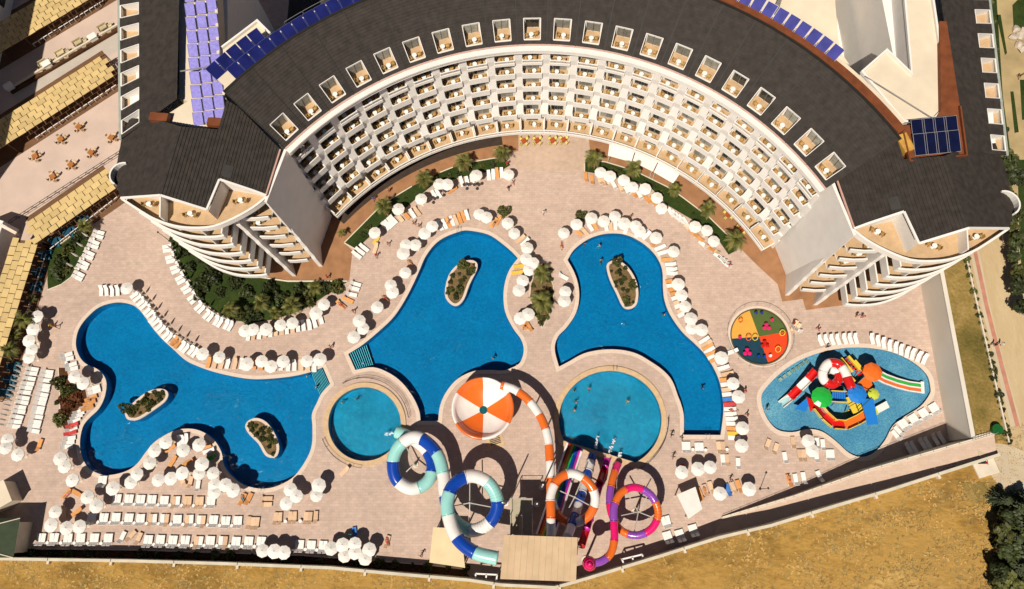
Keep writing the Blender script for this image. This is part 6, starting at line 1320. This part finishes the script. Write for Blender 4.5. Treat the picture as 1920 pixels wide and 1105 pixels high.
HR = mat('dark hair', (.03,.018,.01), .6, .2); CL = {k: mat('cloth '+k, c, .8, .1, 4.0) for k, c in {'red': (.50,.03,.03), 'white': (.80,.75,.70), 'blue': (.04,.10,.38), 'black': (.02,.02,.02), 'orange': (.75,.25,.04), 'pink': (.75,.20,.30), 'green': (.05,.22,.06), 'yellow': (.75,.50,.05), 'teal': (.02,.25,.30)}.items()}
BODY = {p: body(p) for p in ('walk', 'stand', 'out')}; PM = {}
def person_mesh(pose, sk, cl, top):
    k = (pose, sk, cl, top)
    if k not in PM:
        me = BODY[pose].copy(); me.materials.clear()
        for m in (SK[sk], CL[cl], HR): me.materials.append(m)
        for p in me.polygons:
            c = p.center; i = 0
            if .70 < c.z < 1.0 and abs(c.x) < .22: i = 1
            elif top == 1 and 1.0 <= c.z < 1.46 and abs(c.x) < .26: i = 1
            elif top == 2 and 1.22 < c.z < 1.36 and abs(c.x) < .17: i = 1
            elif c.z > 1.62 or (c.z > 1.52 and c.y < -.01): i = 2
            p.material_index = i; p.use_smooth = True
        PM[k] = me
    return PM[k]
def person(x, y, mode, rz, sk, cl, top, label):
    pose = {'walk': 'walk', 'stand': 'stand', 'lie': 'stand', 'swim': 'walk'}[mode]; me = person_mesh(pose, sk, cl, top); rz = radians(rz)
    c = P(x, y, {'walk': .9, 'stand': .9, 'lie': .5, 'swim': -.1}[mode]); o = link('person', me, None, (0,0,0)); tag(o, label, 'person')
    if mode in ('walk', 'stand'): o.location = (c.x, c.y, 0); o.rotation_euler = (0,0,rz)
    elif mode == 'swim': o.location = (c.x, c.y, -1.33); o.rotation_euler = (.25,0,rz)
    else:
        o.rotation_euler = (radians(-90 if mode == 'lie' else 84), 0, rz); d = Vector((-sin(rz)*-1, cos(rz)*-1, 0))
        up = (Matrix.Rotation(rz,3,'Z') @ Matrix.Rotation(o.rotation_euler.x,3,'X')) @ Vector((0,0,.85)); o.location = (c.x-up.x, c.y-up.y, (.47 if mode == 'lie' else -.22)-(up.z if mode == 'swim' else 0))
    return o
def land_person(x, y, rz, cl, label):
    c = P(x, y, 6.9); o = link('person', person_mesh('walk', 0, cl, 1), None, (c.x, c.y, zland(c.x,c.y)+.05), radians(rz)); tag(o, label, 'person')
PEOPLE = [(1019,398,'walk',200,1,'white',1,'person in white walking across the open forecourt paving'),(953,352,'walk',40,2,'black',1,'person in black walking below the palm lawn end'),(961,342,'walk',80,1,'pink',0,'person in pink shorts by the last palm-lawn parasol'),(727,457,'walk',60,1,'red',0,'person in red shorts walking between palm lawn and pool'),(705,479,'walk',30,2,'red',1,'person in red beside the peach lounger'),(775,418,'walk',100,0,'red',0,'person in red shorts walking with a companion'),(785,423,'walk',90,1,'blue',0,'companion in blue shorts walking beside red shorts'),(662,583,'walk',50,2,'red',0,'person striding between lawn corner and pool steps'),(619,650,'walk',120,0,'orange',1,'person in orange beside the striped pool steps'),
 (1609,592,'stand',10,0,'orange',2,'person with orange swimwear standing next to a companion'),(1619,594,'stand',-20,0,'pink',2,'person with pink swimwear standing next to a companion'),(1536,616,'walk',70,2,'red',1,'person in dark red above the children pool'),(1489,606,'stand',90,0,'red',1,'person in red standing by the splash pad loungers'),(1260,816,'walk',10,2,'black',1,'person in black by the round pool railing'),(1279,822,'walk',60,2,'yellow',0,'person in yellow shorts at the square pool corner'),(1263,857,'walk',20,2,'black',0,'person in black shorts near the trio of parasols'),(1371,900,'walk',30,1,'black',0,'person in black shorts below the lone lounger'),(1402,778,'walk',80,2,'red',0,'person in red shorts beside the pool-side parasols'),(1398,733,'walk',120,0,'red',1,'person in red walking toward the splash pad'),(1553,650,'stand',0,2,'black',1,'person in black sitting place at the children pool rim'),(104,612,'walk',60,2,'black',0,'person in black shorts near the pergola parasols'),(95,610,'walk',90,0,'yellow',1,'person in yellow near the pergola parasols'),(613,519,'walk',120,0,'red',1,'person in red on the brown terrace under the fins'),(951,306,'stand',0,0,'red',1,'person in red at the palm by the forecourt'),(1368,497,'walk',30,0,'red',1,'person in red beside the last palm-lawn loungers'),(1183,406,'walk',40,2,'black',0,'person in black shorts behind the east pool parasols'),(727,402,'stand',40,0,'orange',0,'person in orange shorts on the brown terrace edge'),(700,372,'walk',20,2,'blue',1,'person in blue on the shaded brown terrace'),(728,357,'stand',200,1,'red',0,'person in red shorts standing on the brown terrace'),(789,1042,'walk',30,1,'black',0,'person in black shorts by the yellow kiosk'),(657,1002,'stand',0,1,'teal',1,'person in teal among the dense parasols'),(1440,768,'stand',180,1,'blue',1,'person in blue stepping into the children pool'),
 (1096,454,'swim',30,0,'red',0,'swimmer with red shorts at the rim of the east pool'),(1121,462,'swim',120,1,'white',0,'swimmer near the top of the east pool'),(1128,491,'swim',200,0,'red',0,'swimmer beside the east pool island'),(1243,588,'swim',60,1,'red',0,'swimmer in the waist of the east pool'),(1318,724,'swim',20,2,'black',0,'swimmer in the square-ended arm of the east pool'),(926,669,'swim',-40,1,'black',0,'swimmer making rings in the middle pool'),(573,704,'swim',70,1,'red',0,'swimmer beside the big pool steps, near the parasols'),(589,725,'swim',90,1,'blue',0,'swimmer at the foot of the big pool steps'),(640,752,'swim',40,1,'white',0,'swimmer with pale shorts in the small round pool'),(668,745,'swim',10,0,'red',0,'swimmer with red shorts in the small round pool'),(1077,730,'swim',0,0,'pink',0,'swimmer in pink in the tube-slide pool'),(1078,752,'swim',60,1,'orange',0,'swimmer in orange in the tube-slide pool'),(1074,771,'swim',120,1,'white',0,'swimmer in white in the tube-slide pool'),(1106,732,'swim',200,0,'red',0,'swimmer in red in the tube-slide pool'),(1176,756,'swim',160,1,'yellow',0,'swimmer in yellow in the tube-slide pool'),
 (1053,461,'lie',180,1,'red',0,'sunbather with red shorts lying by the neck of the leaf-shaped bed'),(726,1017,'lie',10,0,'red',2,'sunbather lying beyond the dense parasol cluster'),(170,749,'lie',110,0,'black',0,'sunbather on a tan towel beside the red-mulch bed'),(136,801,'lie',110,0,'red',2,'sunbather on a red towel by the pool bank'),(1481,900,'lie',10,0,'red',0,'sunbather in red by the ramp wall'),(126,927,'lie',-40,0,'pink',0,'sunbather beside the green-roofed kiosk corner'),(928,417,'lie',-30,0,'black',0,'sunbather on an orange cushion by the forecourt shrub'),(328,642,'lie',-50,0,'orange',0,'sunbather on orange cushions on the big pool edge'),(985,611,'lie',150,0,'black',0,'sunbather at the tip of the leaf-shaped bed'),(769,494,'lie',40,0,'orange',0,'sunbather at the shoulder of the middle pool'),(640,572,'lie',50,0,'red',0,'sunbather by the corner of the west lawn'),(1376,770,'lie',80,0,'red',2,'sunbather with red swimwear on the east pool row'),(722,560,'lie',50,0,'red',0,'sunbather along the slanting side of the middle pool'),(1322,922,'lie',10,0,'orange',0,'sunbather beside the white square canopy'),(843,412,'lie',-20,2,'red',0,'sunbather near the top of the middle pool'),(1230,457,'lie',-60,0,'orange',0,'sunbather on the outer shoulder of the east pool'),(455,936,'lie',20,0,'teal',0,'sunbather with teal shorts by the big pool bay')]
for a in PEOPLE: person(*a)
land_person(1866,646,90,'black','person in black walking along the paved path beside a companion in white'); land_person(1878,645,100,'white','person in white on the paved path beside a companion in black'); land_person(1914,142,30,'black','person in black on the verge beside the east wing')
# folding ride-on sets, kiosks and other small things at the edges
ks = tag(empty('kiosk', P(-8,1005,0)), 'kiosk with dark green hipped roof by the boundary wall', 'kiosk'); q = [P(38,972,4.0), P(18,1046,4.0)]; x0, x1, y0, y1 = -94, q[0].x, q[1].y, q[0].y; cx, cy = (x0+x1)/2-1.5, (y0+y1)/2
M_grn = mat('green roof felt', (.035,.05,.022), .7, .2, .8)
for a, b in (((x0,y0),(x1,y0)),((x1,y0),(x1,y1)),((x1,y1),(x0,y1)),((x0,y1),(x0,y0))): mb = MB(); mb.add([(*a,4.0),(*b,4.0),(cx,cy,6.2)], [(0,1,2)]); mb.build('roof_slope', M_grn, ks)
mb = MB(); mb.box(((x0+x1)/2,(y0+y1)/2,1.9),(x1-x0-1.2,y1-y0-1.2,3.8)); mb.build('wall', M_cream, ks)
mb = MB()
for a in ((x1,y0),(x1,y1)): mb.beam((*a,4.06), (cx,cy,6.26), .12, .1)
mb.build('roof_hip', M_cream, ks)
k2 = tag(empty('service_hut', P(2,945,0)), 'small pale service hut beside the green-roofed kiosk', 'hut'); c = P(4,934,2.8); mb = MB(); mb.box((c.x-1.2,c.y,1.4),(4.2,3.4,2.8),.55); mb.build('wall', M_cream, k2); mb = MB(); mb.box((c.x-1.2,c.y,2.86),(4.5,3.7,.12),.55); mb.build('roof', M_flat, k2)
# awnings and café sets at the forecourt
for lab, px in (('white awning nearest the forecourt',((1143,268),(1190,284),(1184,304),(1140,292))), ('white awning between two others below the balconies',((1192,284),(1234,302),(1224,322),(1186,303))), ('white awning farthest from the forecourt',((1236,302),(1276,324),(1262,344),(1226,323)))):
    canopy('awning', lab, 'awning', px, 3.0, .06, M_canopy, .05)
M_lemon = mat('lemon chair', (.72,.60,.16), .6, .08, 2.0); mb = MB(); mb.box((0,0,.44),(.46,.46,.06)); mb.box((0,.21,.72),(.44,.05,.5))
for sx in (-.19,.19):
    for sy in (-.19,.19): mb.box((sx,sy,.22),(.04,.04,.42))
CH2 = mb.mesh('lemon_chair', M_lemon); mb = MB(); mb.box((0,0,.73),(.8,.8,.06)); mb.box((0,0,.36),(.1,.1,.7)); mb.box((0,0,.02),(.45,.45,.04)); RT = mb.mesh('red_table', mat('red table', (.42,.08,.02), .5, .15, 2.0))
for x, y in ((982,264),(1007,263),(1036,263),(1057,262),(1366,402),(1390,430)):
    c = P(x, y, .7); w_ = 'at the forecourt façade' if x < 1200 else 'on the brown terrace below the balconies'; spawn('red_table', [('red_table', RT)], (c.x,c.y,0), .5, 'small red table '+w_, 'table', 'small red tables '+w_)
    for k in range(4): a = .8+k*pi/2; spawn('lemon_chair', [('lemon_chair', CH2)], (c.x+.75*cos(a), c.y+.75*sin(a), 0), a-pi/2, 'lemon yellow chair '+w_, 'chair', 'lemon yellow chairs '+w_)
# black twin stage lamps on the deck and lamp posts
for x, y in ((813,380),(833,366),(876,354),(895,354)):
    c = P(x, y, 0); r = tag(empty('lamp_stand', c), 'dark twin-headed lamp stand on the paving below the palm lawn', 'lamp', 'twin lamp stands')
    mb = MB(); mb.cyl(c.x,c.y,0,1.5,.04,n=6); mb.cyl(c.x,c.y,0,.05,.3,n=8); mb.build('stem', M_darkst, r)
    for s in (-1,1): mb = MB(); mb.cyl(c.x+s*.4,c.y+.1,1.45,1.55,.3,n=10); mb.build('head', M_darkst, r); mb = MB(); mb.beam((c.x,c.y,1.45),(c.x+s*.4,c.y+.1,1.48),.04,.04); mb.build('arm', M_darkst, r)
for x, y, lab in ((318,452,'tall dark lamp post at the curved lawn by the west pavilion'),(1425,917,'thin steel gate frame by the ramp foot')):
    c = P(x, y, 0); mb = MB(); mb.cyl(c.x,c.y,0,4.2,.06,.04,8); mb.cyl(c.x,c.y,0,.1,.2,n=8); mb.cyl(c.x,c.y,4.2,4.4,.18,.1,8); tag(mb.build('lamp_post', M_darkst), lab, 'lamp post')
c = P(1847,878,6); mb = MB(); mb.box((c.x,c.y,6.15),(3.2,2.2,.3),.28); tag(mb.build('concrete_pad', M_cream), 'pale concrete pad at the top of the ramp', 'slab')
c = P(1842,868,6.5); mo = tag(empty('motor_scooter', (c.x,c.y,6.0)), 'dark scooter parked at the end of the boundary wall', 'scooter')
for s in (-.55,.55): mb = MB(); mb.tube([Vector((c.x+s,c.y,6.28))+Vector((.22*cos(a),0,.22*sin(a))) for a in [2*pi*i/12 for i in range(13)]], .06, 6, 0, False); mb.build('wheel', M_darkst, mo)
mb = MB(); mb.box((c.x-.15,c.y,6.6),(.9,.32,.25)); mb.build('seat', CL['black'], mo); mb = MB(); mb.box((c.x,c.y,6.4),(1.1,.3,.2)); mb.box((c.x+.5,c.y,6.7),(.15,.34,.6),0,0,Matrix.Rotation(-.3,3,'Y')); mb.build('body', CL['red'], mo); mb = MB(); mb.beam((c.x+.45,c.y-.35,7.05),(c.x+.45,c.y+.35,7.05),.05,.05); mb.build('handlebar', M_darkst, mo)
c = P(1866,806,6.2); mb = MB(); mb.cyl(c.x,c.y,6,6.9,.7,.8,16); tag(mb.build('water_butt', mat('dark green tub', (.008,.10,.02), .5, .1)), 'round green tub on the verge by the ramp top', 'tub')
for i, (x, y) in enumerate(((1905,55),(1912,68),(1900,70),(1910,85),(1918,60),(1916,92))):
    p = P(x,y,6.2); mb = MB(); rg = random.Random(i); pts = [Vector((rg.gauss(0,1),rg.gauss(0,1),rg.gauss(0,1))).normalized()*rg.uniform(.6,.95) for _ in range(26)]; bm = bmesh.new()
    for v in pts: bm.verts.new((p.x+v.x, p.y+v.y, 6.3+v.z*.6))
    bmesh.ops.convex_hull(bm, input=bm.verts); me = bpy.data.meshes.new('boulder'); bm.to_mesh(me); bm.free(); me.materials.append(mat('pale boulder', (.55,.46,.36), .9, .2, 1.5, .3)); tag(link('boulder', me), 'pale boulder in the heap on the verge beside the east wing', 'boulder', 'boulders on the verge')
